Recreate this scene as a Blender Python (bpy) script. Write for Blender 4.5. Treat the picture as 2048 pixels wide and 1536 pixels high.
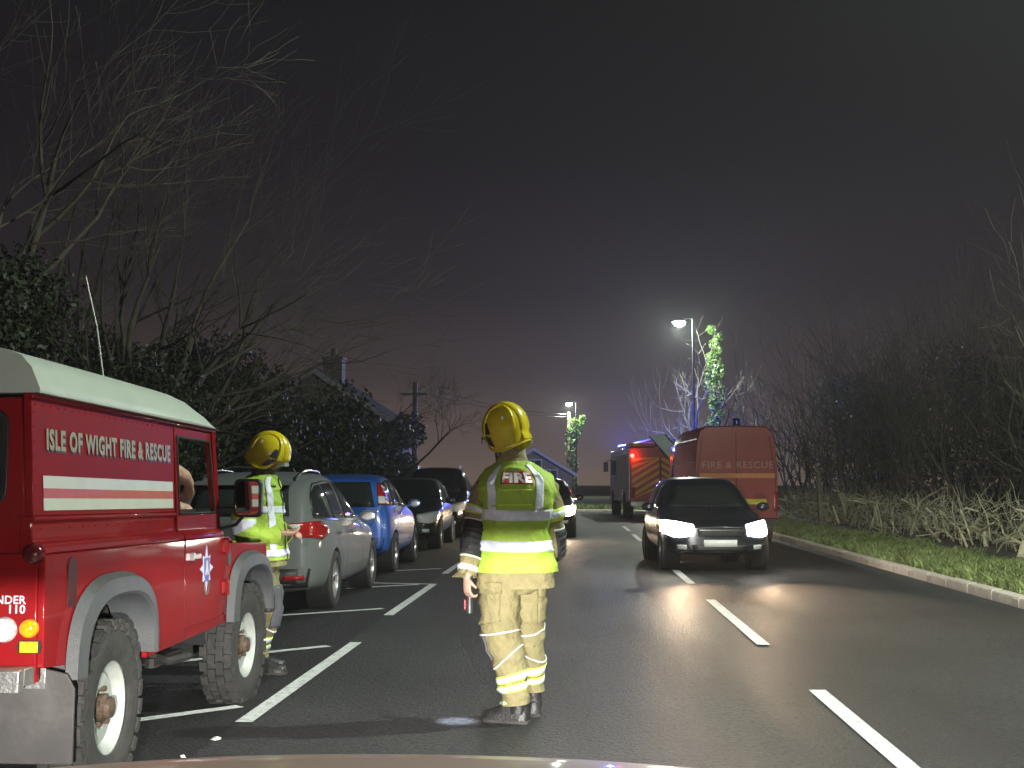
import bpy, bmesh, math, random
import numpy as np
from mathutils import Vector, Matrix, noise
from mathutils.bvhtree import BVHTree

for _o in list(bpy.data.objects):
    bpy.data.objects.remove(_o, do_unlink=True)
SC = bpy.context.scene
COL = SC.collection
R = math.radians

# ------------------------------------------------------------------ camera
EYE = 1.44
F_PX = 2500.0                      # focal length in pixels of the 2048 px wide photograph
cam_d = bpy.data.cameras.new('camera')
cam_d.sensor_width = 36.0
cam_d.lens = 36.0 * F_PX / 2048.0
cam_d.clip_start = 0.05
cam_d.clip_end = 2000.0
cam = bpy.data.objects.new('camera', cam_d)
COL.objects.link(cam)
cam.location = (0, 0, EYE)
cam.rotation_euler = (R(90) + math.atan(194 / F_PX), 0, math.atan(116 / F_PX))
SC.camera = cam

# ------------------------------------------------------------------ night sky (light pollution in thin mist)
world = bpy.data.worlds.new('World')
SC.world = world
world.use_nodes = True
_n = world.node_tree.nodes
_l = world.node_tree.links
_n.clear()
_out = _n.new('ShaderNodeOutputWorld')
_bg = _n.new('ShaderNodeBackground')
_tc = _n.new('ShaderNodeTexCoord')
_sep = _n.new('ShaderNodeSeparateXYZ')
_ramp = _n.new('ShaderNodeValToRGB')
_l.new(_tc.outputs['Generated'], _sep.inputs[0])
_l.new(_sep.outputs['Z'], _ramp.inputs[0])
_l.new(_ramp.outputs[0], _bg.inputs['Color'])
_l.new(_bg.outputs[0], _out.inputs['Surface'])
_bg.inputs['Strength'].default_value = 1.0
cr = _ramp.color_ramp
cr.elements[0].position = 0.0
cr.elements[0].color = (0.178, 0.126, 0.098, 1)
cr.elements[1].position = 0.80
cr.elements[1].color = (0.0050, 0.0042, 0.0055, 1)
for _p, _c in ((0.03, (0.120, 0.085, 0.070)), (0.08, (0.050, 0.036, 0.034)), (0.15, (0.0215, 0.0160, 0.0180)), (0.25, (0.0115, 0.0090, 0.0110)), (0.42, (0.0062, 0.0054, 0.0068))):
    _e = cr.elements.new(_p)
    _e.color = (*_c, 1)

# ------------------------------------------------------------------ exposure, sampling
SC.view_settings.view_transform = 'Standard'
SC.view_settings.look = 'None'
SC.view_settings.exposure = 0.0
SC.view_settings.gamma = 1.0
SC.view_settings.use_curve_mapping = False
SC.render.engine = 'CYCLES'
cy = SC.cycles
cy.use_denoising = True
cy.denoiser = 'OPENIMAGEDENOISE'
cy.use_adaptive_sampling = True
cy.adaptive_threshold = 0.02
cy.max_bounces = 6
cy.diffuse_bounces = 2
cy.glossy_bounces = 4
cy.transmission_bounces = 4
cy.transparent_max_bounces = 12
cy.volume_bounces = 0
cy.sample_clamp_indirect = 4.0
cy.caustics_reflective = False
cy.caustics_refractive = False

# ------------------------------------------------------------------ helpers
MATS = {}

def M(name, col, rough=0.5, metal=0.0, coat=0.0, var=0.12, scale=8.0, bump=0.0, bscale=60.0,
      spec=0.5, emit=None, estr=0.0, trans=0.0, rvar=0.0, dirt=0.0, dirtcol=(0.09, 0.075, 0.055),
      sss=0.0, detail=4.0, coat_rough=0.06):
    """Procedural material: noise-varied colour, optional bump, roughness variation and blotchy dirt."""
    if name in MATS:
        return MATS[name]
    m = bpy.data.materials.new(name)
    m.use_nodes = True
    nt = m.node_tree
    N, L = nt.nodes, nt.links
    b = N['Principled BSDF']
    b.inputs['Roughness'].default_value = rough
    b.inputs['Metallic'].default_value = metal
    b.inputs['Specular IOR Level'].default_value = spec
    if coat:
        b.inputs['Coat Weight'].default_value = coat
        b.inputs['Coat Roughness'].default_value = coat_rough
    if trans:
        b.inputs['Transmission Weight'].default_value = trans
    if emit:
        b.inputs['Emission Color'].default_value = (*emit, 1)
        b.inputs['Emission Strength'].default_value = estr
    tc = N.new('ShaderNodeTexCoord')
    nz = N.new('ShaderNodeTexNoise')
    nz.inputs['Scale'].default_value = scale
    nz.inputs['Detail'].default_value = detail
    nz.inputs['Roughness'].default_value = 0.62
    L.new(tc.outputs['Object'], nz.inputs['Vector'])
    mix = N.new('ShaderNodeMix')
    mix.data_type = 'RGBA'
    mix.inputs[6].default_value = (*[max(0.0, c * (1 - var)) for c in col], 1)
    mix.inputs[7].default_value = (*[min(1.0, c * (1 + var)) for c in col], 1)
    mp = N.new('ShaderNodeMapRange')
    mp.inputs['From Min'].default_value = 0.3
    mp.inputs['From Max'].default_value = 0.7
    L.new(nz.outputs['Fac'], mp.inputs['Value'])
    L.new(mp.outputs[0], mix.inputs[0])
    src = mix.outputs[2]
    if dirt:
        nd = N.new('ShaderNodeTexNoise')
        nd.inputs['Scale'].default_value = scale * 0.6 + 2.3
        nd.inputs['Detail'].default_value = 8
        nd.inputs['Roughness'].default_value = 0.75
        L.new(tc.outputs['Object'], nd.inputs['Vector'])
        md = N.new('ShaderNodeMapRange')
        md.inputs['From Min'].default_value = 0.48
        md.inputs['From Max'].default_value = 0.72
        md.inputs['To Max'].default_value = dirt
        L.new(nd.outputs['Fac'], md.inputs['Value'])
        mx = N.new('ShaderNodeMix')
        mx.data_type = 'RGBA'
        L.new(md.outputs[0], mx.inputs[0])
        L.new(src, mx.inputs[6])
        mx.inputs[7].default_value = (*dirtcol, 1)
        src = mx.outputs[2]
    L.new(src, b.inputs['Base Color'])
    if rvar:
        mr = N.new('ShaderNodeMapRange')
        mr.inputs['From Min'].default_value = 0.3
        mr.inputs['From Max'].default_value = 0.7
        mr.inputs['To Min'].default_value = max(0.02, rough - rvar)
        mr.inputs['To Max'].default_value = min(1, rough + rvar)
        L.new(nz.outputs['Fac'], mr.inputs['Value'])
        L.new(mr.outputs[0], b.inputs['Roughness'])
    if bump:
        nb = N.new('ShaderNodeTexNoise')
        nb.inputs['Scale'].default_value = bscale
        nb.inputs['Detail'].default_value = 3
        L.new(tc.outputs['Object'], nb.inputs['Vector'])
        bp = N.new('ShaderNodeBump')
        bp.inputs['Strength'].default_value = bump
        bp.inputs['Distance'].default_value = 0.02
        L.new(nb.outputs['Fac'], bp.inputs['Height'])
        L.new(bp.outputs[0], b.inputs['Normal'])
    MATS[name] = m
    return m

def glass_mat(name, tint=(0.02, 0.025, 0.025), clear=0.0):
    """Dark glossy pane; clear > 0 lets light through (thin pane)."""
    if name in MATS:
        return MATS[name]
    m = M(name, tint, rough=0.04, spec=0.6, var=0.2, scale=3)
    if clear:
        N, L = m.node_tree.nodes, m.node_tree.links
        out = N['Material Output']
        mx = N.new('ShaderNodeMixShader')
        tr = N.new('ShaderNodeBsdfTransparent')
        fr = N.new('ShaderNodeFresnel')
        fr.inputs['IOR'].default_value = 1.45
        mr = N.new('ShaderNodeMapRange')
        mr.inputs['To Min'].default_value = 1 - clear
        L.new(fr.outputs[0], mr.inputs['Value'])
        L.new(mr.outputs[0], mx.inputs[0])
        L.new(tr.outputs[0], mx.inputs[1])
        L.new(N['Principled BSDF'].outputs[0], mx.inputs[2])
        L.new(mx.outputs[0], out.inputs['Surface'])
    return m

def frame(d, up=(0, 0, 1)):
    d = Vector(d).normalized()
    u = Vector(up)
    if abs(d.dot(u)) > 0.97:
        u = Vector((0, 1, 0)) if abs(d.y) < 0.9 else Vector((1, 0, 0))
    a = u.cross(d).normalized()
    b = d.cross(a).normalized()
    return a, b, d

class B:
    """Collects shapes for ONE mesh object."""
    def __init__(s):
        s.v, s.f = [], []

    def add(s, vs, fs, X=None):
        o = len(s.v)
        if X is not None:
            vs = [X @ Vector(v) for v in vs]
        s.v.extend((float(v[0]), float(v[1]), float(v[2])) for v in vs)
        s.f.extend(tuple(i + o for i in f) for f in fs)
        return s

    def box(s, c, sz, rot=None, X=None):
        hx, hy, hz = sz[0] / 2, sz[1] / 2, sz[2] / 2
        vs = [Vector((x, y, z)) for x in (-hx, hx) for y in (-hy, hy) for z in (-hz, hz)]
        if rot is not None:
            vs = [rot @ v for v in vs]
        vs = [v + Vector(c) for v in vs]
        return s.add(vs, [(0, 1, 3, 2), (4, 6, 7, 5), (0, 4, 5, 1), (2, 3, 7, 6), (0, 2, 6, 4), (1, 5, 7, 3)], X)

    def span(s, x0, x1, y0, y1, z0, z1):
        return s.box(((x0 + x1) / 2, (y0 + y1) / 2, (z0 + z1) / 2), (abs(x1 - x0), abs(y1 - y0), abs(z1 - z0)))

    def rings(s, rs, closed=True, cap=True, X=None):
        n = len(rs[0])
        vs = [p for r in rs for p in r]
        fs = []
        for i in range(len(rs) - 1):
            for j in range(n if closed else n - 1):
                k = (j + 1) % n
                fs.append((i * n + j, i * n + k, (i + 1) * n + k, (i + 1) * n + j))
        if cap and closed:
            fs.append(tuple(range(n - 1, -1, -1)))
            fs.append(tuple((len(rs) - 1) * n + j for j in range(n)))
        return s.add(vs, fs, X)

    def tube(s, pts, rs, n=6, cap=True, X=None):
        pts = [Vector(p) for p in pts]
        if not hasattr(rs, '__len__'):
            rs = [rs] * len(pts)
        a, b, d = frame(pts[1] - pts[0])
        out = []
        for i, p in enumerate(pts):
            t = pts[min(i + 1, len(pts) - 1)] - pts[max(i - 1, 0)]
            if t.length > 1e-9:
                t.normalize()
                a = (a - t * a.dot(t))
                if a.length < 1e-6:
                    a = frame(t)[0]
                a.normalize()
                b = t.cross(a)
            out.append([p + (a * math.cos(2 * math.pi * k / n) + b * math.sin(2 * math.pi * k / n)) * rs[i] for k in range(n)])
        return s.rings(out, True, cap, X)

    def cyl(s, p0, p1, r0, r1=None, n=16, cap=True, X=None):
        return s.tube([p0, p1], [r0, r0 if r1 is None else r1], n, cap, X)

    def prism(s, poly, axis, a, b, X=None):
        """Extrude a 2D outline along an axis: x -> (y,z), y -> (x,z), z -> (x,y)."""
        def P(q, t):
            return {'x': (t, q[0], q[1]), 'y': (q[0], t, q[1]), 'z': (q[0], q[1], t)}[axis]
        n = len(poly)
        vs = [P(q, a) for q in poly] + [P(q, b) for q in poly]
        fs = [tuple(range(n - 1, -1, -1)), tuple(range(n, 2 * n))]
        fs += [(i, (i + 1) % n, n + (i + 1) % n, n + i) for i in range(n)]
        return s.add(vs, fs, X)

    def lathe(s, prof, c, axis, n=24, closed=False, X=None):
        """prof: (radius, height along axis) pairs around centre c."""
        a, b, d = frame(axis)
        rs = []
        for k in range(n):
            q = 2 * math.pi * k / n
            u = a * math.cos(q) + b * math.sin(q)
            rs.append([Vector(c) + u * r + d * h for r, h in prof])
        m = len(prof)
        vs = [p for r in rs for p in r]
        fs = []
        for i in range(n):
            k = (i + 1) % n
            for j in range(m - 1 if not closed else m):
                jj = (j + 1) % m
                fs.append((i * m + j, k * m + j, k * m + jj, i * m + jj))
        return s.add(vs, fs, X)

    def ball(s, c, r, n=12, m=8, X=None):
        r = r if hasattr(r, '__len__') else (r, r, r)
        vs = [(c[0], c[1], c[2] + r[2])]
        for i in range(1, m):
            t = math.pi * i / m
            for k in range(n):
                q = 2 * math.pi * k / n
                vs.append((c[0] + r[0] * math.sin(t) * math.cos(q), c[1] + r[1] * math.sin(t) * math.sin(q), c[2] + r[2] * math.cos(t)))
        vs.append((c[0], c[1], c[2] - r[2]))
        fs = [(0, 1 + k, 1 + (k + 1) % n) for k in range(n)]
        for i in range(m - 2):
            for k in range(n):
                a0 = 1 + i * n
                fs.append((a0 + k, a0 + n + k, a0 + n + (k + 1) % n, a0 + (k + 1) % n))
        a0 = 1 + (m - 2) * n
        fs += [(a0 + (k + 1) % n, a0 + k, len(vs) - 1) for k in range(n)]
        return s.add(vs, fs, X)

    def mesh(s, name, smooth=False, angle=40):
        me = bpy.data.meshes.new(name)
        me.from_pydata(s.v, [], s.f)
        bm = bmesh.new()
        bm.from_mesh(me)
        bmesh.ops.recalc_face_normals(bm, faces=bm.faces)
        bm.to_mesh(me)
        bm.free()
        if smooth:
            me.polygons.foreach_set('use_smooth', [True] * len(me.polygons))
            me.set_sharp_from_angle(angle=R(angle))
        me.update()
        return me

    def obj(s, name, mat, parent=None, smooth=False, bevel=0.0, sub=0, angle=40, loc=None, rot=None, seg=2):
        o = bpy.data.objects.new(name, s.mesh(name, smooth or bevel > 0, angle))
        COL.objects.link(o)
        o.data.materials.append(mat)
        if parent is not None:
            o.parent = parent
        if loc is not None:
            o.location = loc
        if rot is not None:
            o.rotation_euler = rot
        if bevel:
            md = o.modifiers.new('bevel', 'BEVEL')
            md.width = bevel
            md.segments = seg
            md.limit_method = 'ANGLE'
            md.angle_limit = R(35)
        if sub:
            md = o.modifiers.new('subdivision', 'SUBSURF')
            md.levels = md.render_levels = sub
        return o

def empty(name, loc=(0, 0, 0), rz=0.0, rx=0.0):
    o = bpy.data.objects.new(name, None)
    COL.objects.link(o)
    o.location = loc
    o.rotation_euler = (rx, 0, rz)
    o.empty_display_size = 0.2
    return o

def tag(o, label=None, cat=None, group=None, kind=None):
    if label: o['label'] = label
    if cat: o['category'] = cat
    if group: o['group'] = group
    if kind: o['kind'] = kind
    return o

def raw_obj(name, verts, faces, mat, parent=None, smooth=False):
    """Fast mesh from numpy arrays (verts n x 3, faces m x k)."""
    verts = np.asarray(verts, dtype=np.float32)
    faces = np.asarray(faces, dtype=np.int32)
    me = bpy.data.meshes.new(name)
    k = faces.shape[1]
    me.vertices.add(len(verts)); me.vertices.foreach_set('co', verts.ravel())
    me.loops.add(faces.size); me.loops.foreach_set('vertex_index', faces.ravel())
    me.polygons.add(len(faces))
    me.polygons.foreach_set('loop_start', np.arange(0, faces.size, k, dtype=np.int32))
    me.polygons.foreach_set('loop_total', np.full(len(faces), k, dtype=np.int32))
    if smooth:
        me.polygons.foreach_set('use_smooth', np.ones(len(faces), dtype=bool))
    me.update(calc_edges=True)
    me.materials.append(mat)
    o = bpy.data.objects.new(name, me)
    COL.objects.link(o)
    if parent is not None:
        o.parent = parent
    return o

def evaluated_mesh(o, name):
    dg = bpy.context.evaluated_depsgraph_get()
    dg.update()
    return bpy.data.meshes.new_from_object(o.evaluated_get(dg), preserve_all_data_layers=False, depsgraph=dg)

def bake(o):
    """Apply the modifiers of o."""
    me = evaluated_mesh(o, o.name)
    o.modifiers.clear()
    old = o.data
    o.data = me
    me.name = old.name
    bpy.data.meshes.remove(old)
    return o

def text_obj(name, body, size, mat, parent, X, bold=0.0, extrude=0.002, spacing=1.0, xscale=1.0, align='LEFT', fit=None):
    """Lettering as a mesh; X maps the text plane (x right, y up, z out) to the parent's space."""
    cu = bpy.data.curves.new(name, 'FONT')
    cu.body = body
    cu.size = size
    cu.extrude = extrude
    cu.offset = bold
    cu.space_character = spacing
    cu.align_x = align
    cu.resolution_u = 3
    t = bpy.data.objects.new(name + '_curve', cu)
    COL.objects.link(t)
    me = evaluated_mesh(t, name)
    bpy.data.objects.remove(t)
    bpy.data.curves.remove(cu)
    if fit:
        _x = [v.co.x for v in me.vertices]
        xscale = fit / (max(_x) - min(_x))
    me.transform(X @ Matrix.Diagonal((xscale, 1, 1, 1)))
    me.materials.clear()
    me.materials.append(mat)
    o = bpy.data.objects.new(name, me)
    COL.objects.link(o)
    o.parent = parent
    return o

def basis(origin, xdir, ydir):
    x = Vector(xdir).normalized()
    z = x.cross(Vector(ydir)).normalized()
    y = z.cross(x)
    m = Matrix((x, y, z)).transposed().to_4x4()
    m.translation = Vector(origin)
    return m

def lamp_light(name, kind, parent, loc, power, col, radius=0.05, aim=None, spot=90, blend=0.5):
    ld = bpy.data.lights.new(name, kind)
    ld.energy = power
    ld.color = col
    ld.shadow_soft_size = radius
    if kind == 'SPOT':
        ld.spot_size = R(spot)
        ld.spot_blend = blend
    o = bpy.data.objects.new(name, ld)
    COL.objects.link(o)
    o.parent = parent
    o.location = loc
    if aim is not None:
        o.rotation_euler = Vector(aim).to_track_quat('-Z', 'Y').to_euler()
    return o

def lerp_tab(tab, y):
    """Piecewise-linear table lookup; tab = [(y, value), ...] ascending."""
    if y <= tab[0][0]:
        return tab[0][1]
    for (a, va), (b, vb) in zip(tab, tab[1:]):
        if y <= b:
            return va + (vb - va) * (y - a) / (b - a)
    return tab[-1][1]
# ================================================================== the setting
RNG = random.Random(7)

def asphalt_mat(name='asphalt', k=1.0):
    m = bpy.data.materials.new(name)
    m.use_nodes = True
    N, L = m.node_tree.nodes, m.node_tree.links
    b = N['Principled BSDF']
    tc = N.new('ShaderNodeTexCoord')
    def tex(kind, scale, detail=4, rough=.6, vec=None):
        t = N.new(kind)
        t.inputs['Scale'].default_value = scale
        if 'Detail' in t.inputs:
            t.inputs['Detail'].default_value = detail
            t.inputs['Roughness'].default_value = rough
        L.new(vec or tc.outputs['Object'], t.inputs['Vector'])
        return t
    def rng(src, a0, a1, b0, b1):
        r_ = N.new('ShaderNodeMapRange')
        for k_, v_ in zip(('From Min', 'From Max', 'To Min', 'To Max'), (a0, a1, b0, b1)):
            r_.inputs[k_].default_value = v_
        L.new(src, r_.inputs['Value'])
        return r_.outputs[0]
    def math_(op, p, q):
        o_ = N.new('ShaderNodeMath'); o_.operation = op
        for k_, v_ in enumerate((p, q)):
            if hasattr(v_, 'links'):
                L.new(v_, o_.inputs[k_])
            else:
                o_.inputs[k_].default_value = v_
        return o_.outputs[0]
    mp2 = N.new('ShaderNodeMapping'); mp2.inputs['Scale'].default_value = (1.7, 0.16, 1)
    L.new(tc.outputs['Object'], mp2.inputs['Vector'])
    chips = tex('ShaderNodeTexVoronoi', 42)
    grit = tex('ShaderNodeTexNoise', 27, 6, .72)
    wear = tex('ShaderNodeTexNoise', .6, 6, .6, mp2.outputs[0])      # wheel tracks along the road
    patch = tex('ShaderNodeTexNoise', .35, 3, .5)
    crack = tex('ShaderNodeTexVoronoi', .45)
    crack.feature = 'DISTANCE_TO_EDGE'
    warp = tex('ShaderNodeTexNoise', 3.0, 4, .6)
    vadd = N.new('ShaderNodeVectorMath'); vadd.operation = 'ADD'
    L.new(tc.outputs['Object'], vadd.inputs[0]); L.new(warp.outputs['Color'], vadd.inputs[1])
    L.new(vadd.outputs[0], crack.inputs['Vector'])
    # pale chippings in dark bitumen, worn lighter in the tracks, tar-dark crack lines
    r1 = N.new('ShaderNodeValToRGB')
    r1.color_ramp.elements[0].position = 0.40; r1.color_ramp.elements[0].color = (0.014 * k, 0.0142 * k, 0.015 * k, 1)
    r1.color_ramp.elements[1].position = 0.62; r1.color_ramp.elements[1].color = (0.100 * k, 0.100 * k, 0.102 * k, 1)
    L.new(grit.outputs['Fac'], r1.inputs[0])
    tone = math_('MULTIPLY', rng(wear.outputs['Fac'], .3, .7, .6, 1.2), rng(patch.outputs['Fac'], .4, .6, .74, 1.05))
    tone = math_('MULTIPLY', tone, rng(crack.outputs['Distance'], 0, .006, .45, 1))
    mx = N.new('ShaderNodeMix'); mx.data_type = 'RGBA'; mx.blend_type = 'MULTIPLY'
    mx.inputs[0].default_value = 1.0
    L.new(r1.outputs[0], mx.inputs[6]); L.new(tone, mx.inputs[7])
    chip2 = tex('ShaderNodeTexVoronoi', 55)
    sepc = N.new('ShaderNodeSeparateColor'); L.new(chip2.outputs['Color'], sepc.inputs[0])
    bright = math_('MULTIPLY', rng(sepc.outputs[0], .86, .90, 0, 1), rng(chip2.outputs['Distance'], .25, .45, 1, 0))
    mx2 = N.new('ShaderNodeMix'); mx2.data_type = 'RGBA'
    L.new(bright, mx2.inputs[0]); L.new(mx.outputs[2], mx2.inputs[6]); mx2.inputs[7].default_value = (.22 * k, .21 * k, .20 * k, 1)
    L.new(mx2.outputs[2], b.inputs['Base Color'])
    L.new(math_('ADD', rng(wear.outputs['Fac'], .3, .7, .46, .62), rng(grit.outputs['Fac'], .3, .7, -.08, .14)), b.inputs['Roughness'])
    b.inputs['Specular IOR Level'].default_value = 0.42
    bp = N.new('ShaderNodeBump'); bp.inputs['Strength'].default_value = 1.0; bp.inputs['Distance'].default_value = 0.022
    L.new(math_('ADD', chips.outputs['Distance'], math_('MULTIPLY', grit.outputs['Fac'], 1.3)), bp.inputs['Height'])
    L.new(bp.outputs[0], b.inputs['Normal'])
    return m

ASPHALT = asphalt_mat()
BAY_TAR = asphalt_mat('bay_asphalt', .36)
SOIL = M('damp_soil', (0.045, 0.036, 0.024), 0.9, var=0.5, scale=3, bump=0.8, bscale=14)
TURF = M('turf_soil', (0.050, 0.056, 0.024), 0.9, var=0.5, scale=2.5, bump=0.8, bscale=20)
KERB_M = M('kerb_concrete', (0.64, 0.56, 0.475), 0.8, var=0.25, scale=9, bump=0.4, bscale=70, dirt=0.35, dirtcol=(.2, .17, .13))
PAINT_W = M('road_paint', (0.78, 0.79, 0.79), 0.55, var=0.08, scale=18, bump=0.6, bscale=60, dirt=0.85, dirtcol=(0.16, 0.155, 0.15))

def flat(name, poly, z, mat, parent=None):
    return B().add([(x, y, z) for x, y in poly], [tuple(range(len(poly)))]).obj(name, mat, parent)

RK = [(5.1, -30), (5.1, -2), (5.1, 46), (5.02, 49.5), (4.7, 52.5), (4.0, 55), (2.8, 57), (1.0, 58.4), (-2, 59.6), (-8, 61), (-20, 63.5), (-45, 68)]
LK = [(-5.3, -30), (-5.3, 46), (-5.5, 49), (-6.4, 51.5), (-9, 53.8), (-14, 55.2), (-22, 56.6), (-45, 60)]

tag(flat('ground', [(-260, -150), (260, -150), (260, 420), (-260, 420)], -0.06, SOIL), kind='structure')
road = tag(flat('road', RK + LK[::-1], 0.0, ASPHALT), kind='structure')
tag(flat('grass_verge', [(x + 0.12, y + (0.12 if x < 4.9 else 0)) for x, y in RK] + [(-45, 300), (120, 300), (120, -30)], 0.10, TURF), kind='structure')
tag(flat('field', [(x - 0.12, y - (0.1 if x < -6 else 0)) for x, y in LK] + [(-150, 58), (-150, -30)], 0.10, TURF), kind='structure')

tag(flat('parking_bay', [(-5.28, -20), (-1.99, -20), (-1.99, 24.5), (-2.6, 27), (-5.28, 29)], 0.004, BAY_TAR), kind='structure')

def polyline_at(pts, s):
    for (x0, y0), (x1, y1) in zip(pts, pts[1:]):
        l = math.hypot(x1 - x0, y1 - y0)
        if s <= l:
            return (x0 + (x1 - x0) * s / l, y0 + (y1 - y0) * s / l, math.atan2(-(x1 - x0), y1 - y0))
        s -= l
    return None

def smooth2d(pts, it=3):
    for _ in range(it):
        q = [pts[0]]
        for a, b in zip(pts, pts[1:]):
            q += [(a[0] * .75 + b[0] * .25, a[1] * .75 + b[1] * .25), (a[0] * .25 + b[0] * .75, a[1] * .25 + b[1] * .75)]
        pts = q + [pts[-1]]
    return pts

# kerbs: bedding strip with every stone a piece of its own on the side the photograph shows
def kerb_strip(name, pts, off):
    p = smooth2d(pts, 1)
    vs, fs = [], []
    for i, (x, y) in enumerate(p):
        a = p[max(i - 1, 0)]; b2 = p[min(i + 1, len(p) - 1)]
        t = Vector((b2[0] - a[0], b2[1] - a[1])).normalized()
        nx, ny = (t.y * off, -t.x * off)
        vs += [(x + nx * -0.05, y + ny * -0.05, -0.03), (x + nx * 0.22, y + ny * 0.22, -0.03), (x + nx * 0.22, y + ny * 0.22, 0.085), (x + nx * 0.01, y + ny * 0.01, 0.06)]
    n = len(p)
    for i in range(n - 1):
        for j in range(3):
            fs.append((i * 4 + j, i * 4 + j + 1, i * 4 + 4 + j + 1, i * 4 + 4 + j))
    return tag(B().add(vs, fs).obj(name, KERB_M), kind='structure')

kerb = kerb_strip('kerb', RK, 1)
tag(kerb_strip('kerb_far_side', LK, -1), kind='structure')
_kp = smooth2d(RK[1:], 2)
stone_variants = []
for k in range(4):
    g = B()
    j = random.Random(40 + k)
    prof = [(0, -0.05), (0, 0.095), (0.012, 0.118), (0.028, 0.126), (0.135, 0.13), (0.148, 0.118), (0.15, -0.05)]
    rings_ = []
    for q in range(4):
        yy = -0.448 + 0.896 * q / 3
        rings_.append([(x + j.uniform(-.004, .004), yy, z + j.uniform(-.004, .003)) for x, z in prof])
    g.rings(rings_)
    stone_variants.append(g.mesh('kerb_stone', True, 30))
    stone_variants[-1].materials.append(KERB_M)
s = 0.45
_total = sum(math.hypot(b[0] - a[0], b[1] - a[1]) for a, b in zip(_kp, _kp[1:]))
while s < min(_total, 76):
    x, y, a = polyline_at(_kp, s)
    o = bpy.data.objects.new('kerb_stone', stone_variants[RNG.randrange(4)])
    COL.objects.link(o)
    o.parent = kerb
    o.location = (x, y, RNG.uniform(-0.006, 0.006))
    o.rotation_euler = (RNG.uniform(-.006, .006), RNG.uniform(-.02, .02), a + RNG.uniform(-.006, .006))
    s += 0.925

# painted marks, each a sheet just above the asphalt
def mark(name, poly):
    g = B()
    n = len(poly)
    return flat(name, poly, 0.009, PAINT_W, road)

def bar(name, x0, y0, x1, y1, w):
    d = Vector((x1 - x0, y1 - y0)).normalized()
    nx, ny = -d.y * w / 2, d.x * w / 2
    return mark(name, [(x0 + nx, y0 + ny), (x0 - nx, y0 - ny), (x1 - nx, y1 - ny), (x1 + nx, y1 + ny)])

for y0, y1 in ((-1.2, 2.8), (4.9, 8.82), (11.2, 15.4), (17.75, 21.6), (24.1, 28.1), (30.1, 34.1), (36.1, 40.1)):
    bar('centre_dash', 1.69, y0, 1.69, y1, 0.115)
for y0, y1 in ((1.6, 5.4), (7.5, 11.2), (13.45, 17.5), (19.5, 23.5)):
    bar('bay_edge_dash', -1.95, y0, -1.91, y1, 0.105)
for y0 in (8.02, 10.95, 14.15, 17.45, 20.6):
    bar('bay_diagonal', -2.11, y0, -4.4, y0 - 2.25 if y0 < 12 else y0 - 1.75, 0.105)
bar('bay_end_line', -1.86, 17.5, -4.3, 17.95, 0.09)

# ------------------------------------------------------------------ grass on the verge (uncountable)
GRASS = M('grass_blades', (0.20, 0.25, 0.085), 0.6, var=0.75, scale=5, spec=0.3)

def grass(name, n, fx, fy, h, mat, seed, z0=0.10):
    r = np.random.RandomState(seed)
    y = fy(r, n)
    x = fx(r, n, y)
    keep = (np.sin(x * 3.7 + 1.3 * np.sin(y * 1.9)) * np.sin(y * 2.3 + 1.7 * np.sin(x * 2.1)) + .55 * np.sin(y * 7.1 + x * 5.3)) > r.uniform(-1.3, .5, n)
    x, y = x[keep], y[keep]
    n = len(x)
    hh = r.uniform(h[0], h[1], n) * (0.55 + 0.9 * (np.sin(x * 2.1 + np.sin(y * 1.3) * 2) * np.sin(y * .9 + 1) * .5 + .5))
    a = r.uniform(0, 2 * np.pi, n)
    w = r.uniform(.005, .014, n) * (1 + y / 30)
    lx, ly = r.normal(0, .5, n) * hh, r.normal(0, .5, n) * hh
    v = np.zeros((n, 5, 3))
    base = np.stack([x, y, np.full(n, z0)], 1)
    side = np.stack([np.cos(a) * w, np.sin(a) * w, np.zeros(n)], 1)
    mid = base + np.stack([lx * .35, ly * .35, hh * .6], 1)
    tip = base + np.stack([lx, ly, hh], 1)
    v[:, 0] = base - side; v[:, 1] = base + side; v[:, 2] = mid + side * .8; v[:, 3] = mid - side * .8; v[:, 4] = tip
    i = np.arange(n)[:, None] * 5
    f = np.concatenate([i + np.array([[0, 1, 2]]), i + np.array([[0, 2, 3]]), i + np.array([[3, 2, 4]])])
    return raw_obj(name, v.reshape(-1, 3), f, mat)

tag(grass('verge_grass', 90000,
          lambda r, n, y: 5.28 + np.abs(r.beta(1.2, 1.7, n)) * (2.0 + .15 * np.sin(y * .8)),
          lambda r, n: 9 + 41 * r.beta(1.0, 1.6, n), (.05, .19), GRASS, 3),
    'short ragged green grass on the verge beside the kerb', 'grass', kind='stuff')
tag(grass('far_bank_grass', 9000, lambda r, n, y: r.uniform(-6, 4.5, n), lambda r, n: r.uniform(60.2, 66, n), (.06, .2), GRASS, 5),
    'thin strip of grass behind the far kerb where the road bends', 'grass', kind='stuff')
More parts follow.
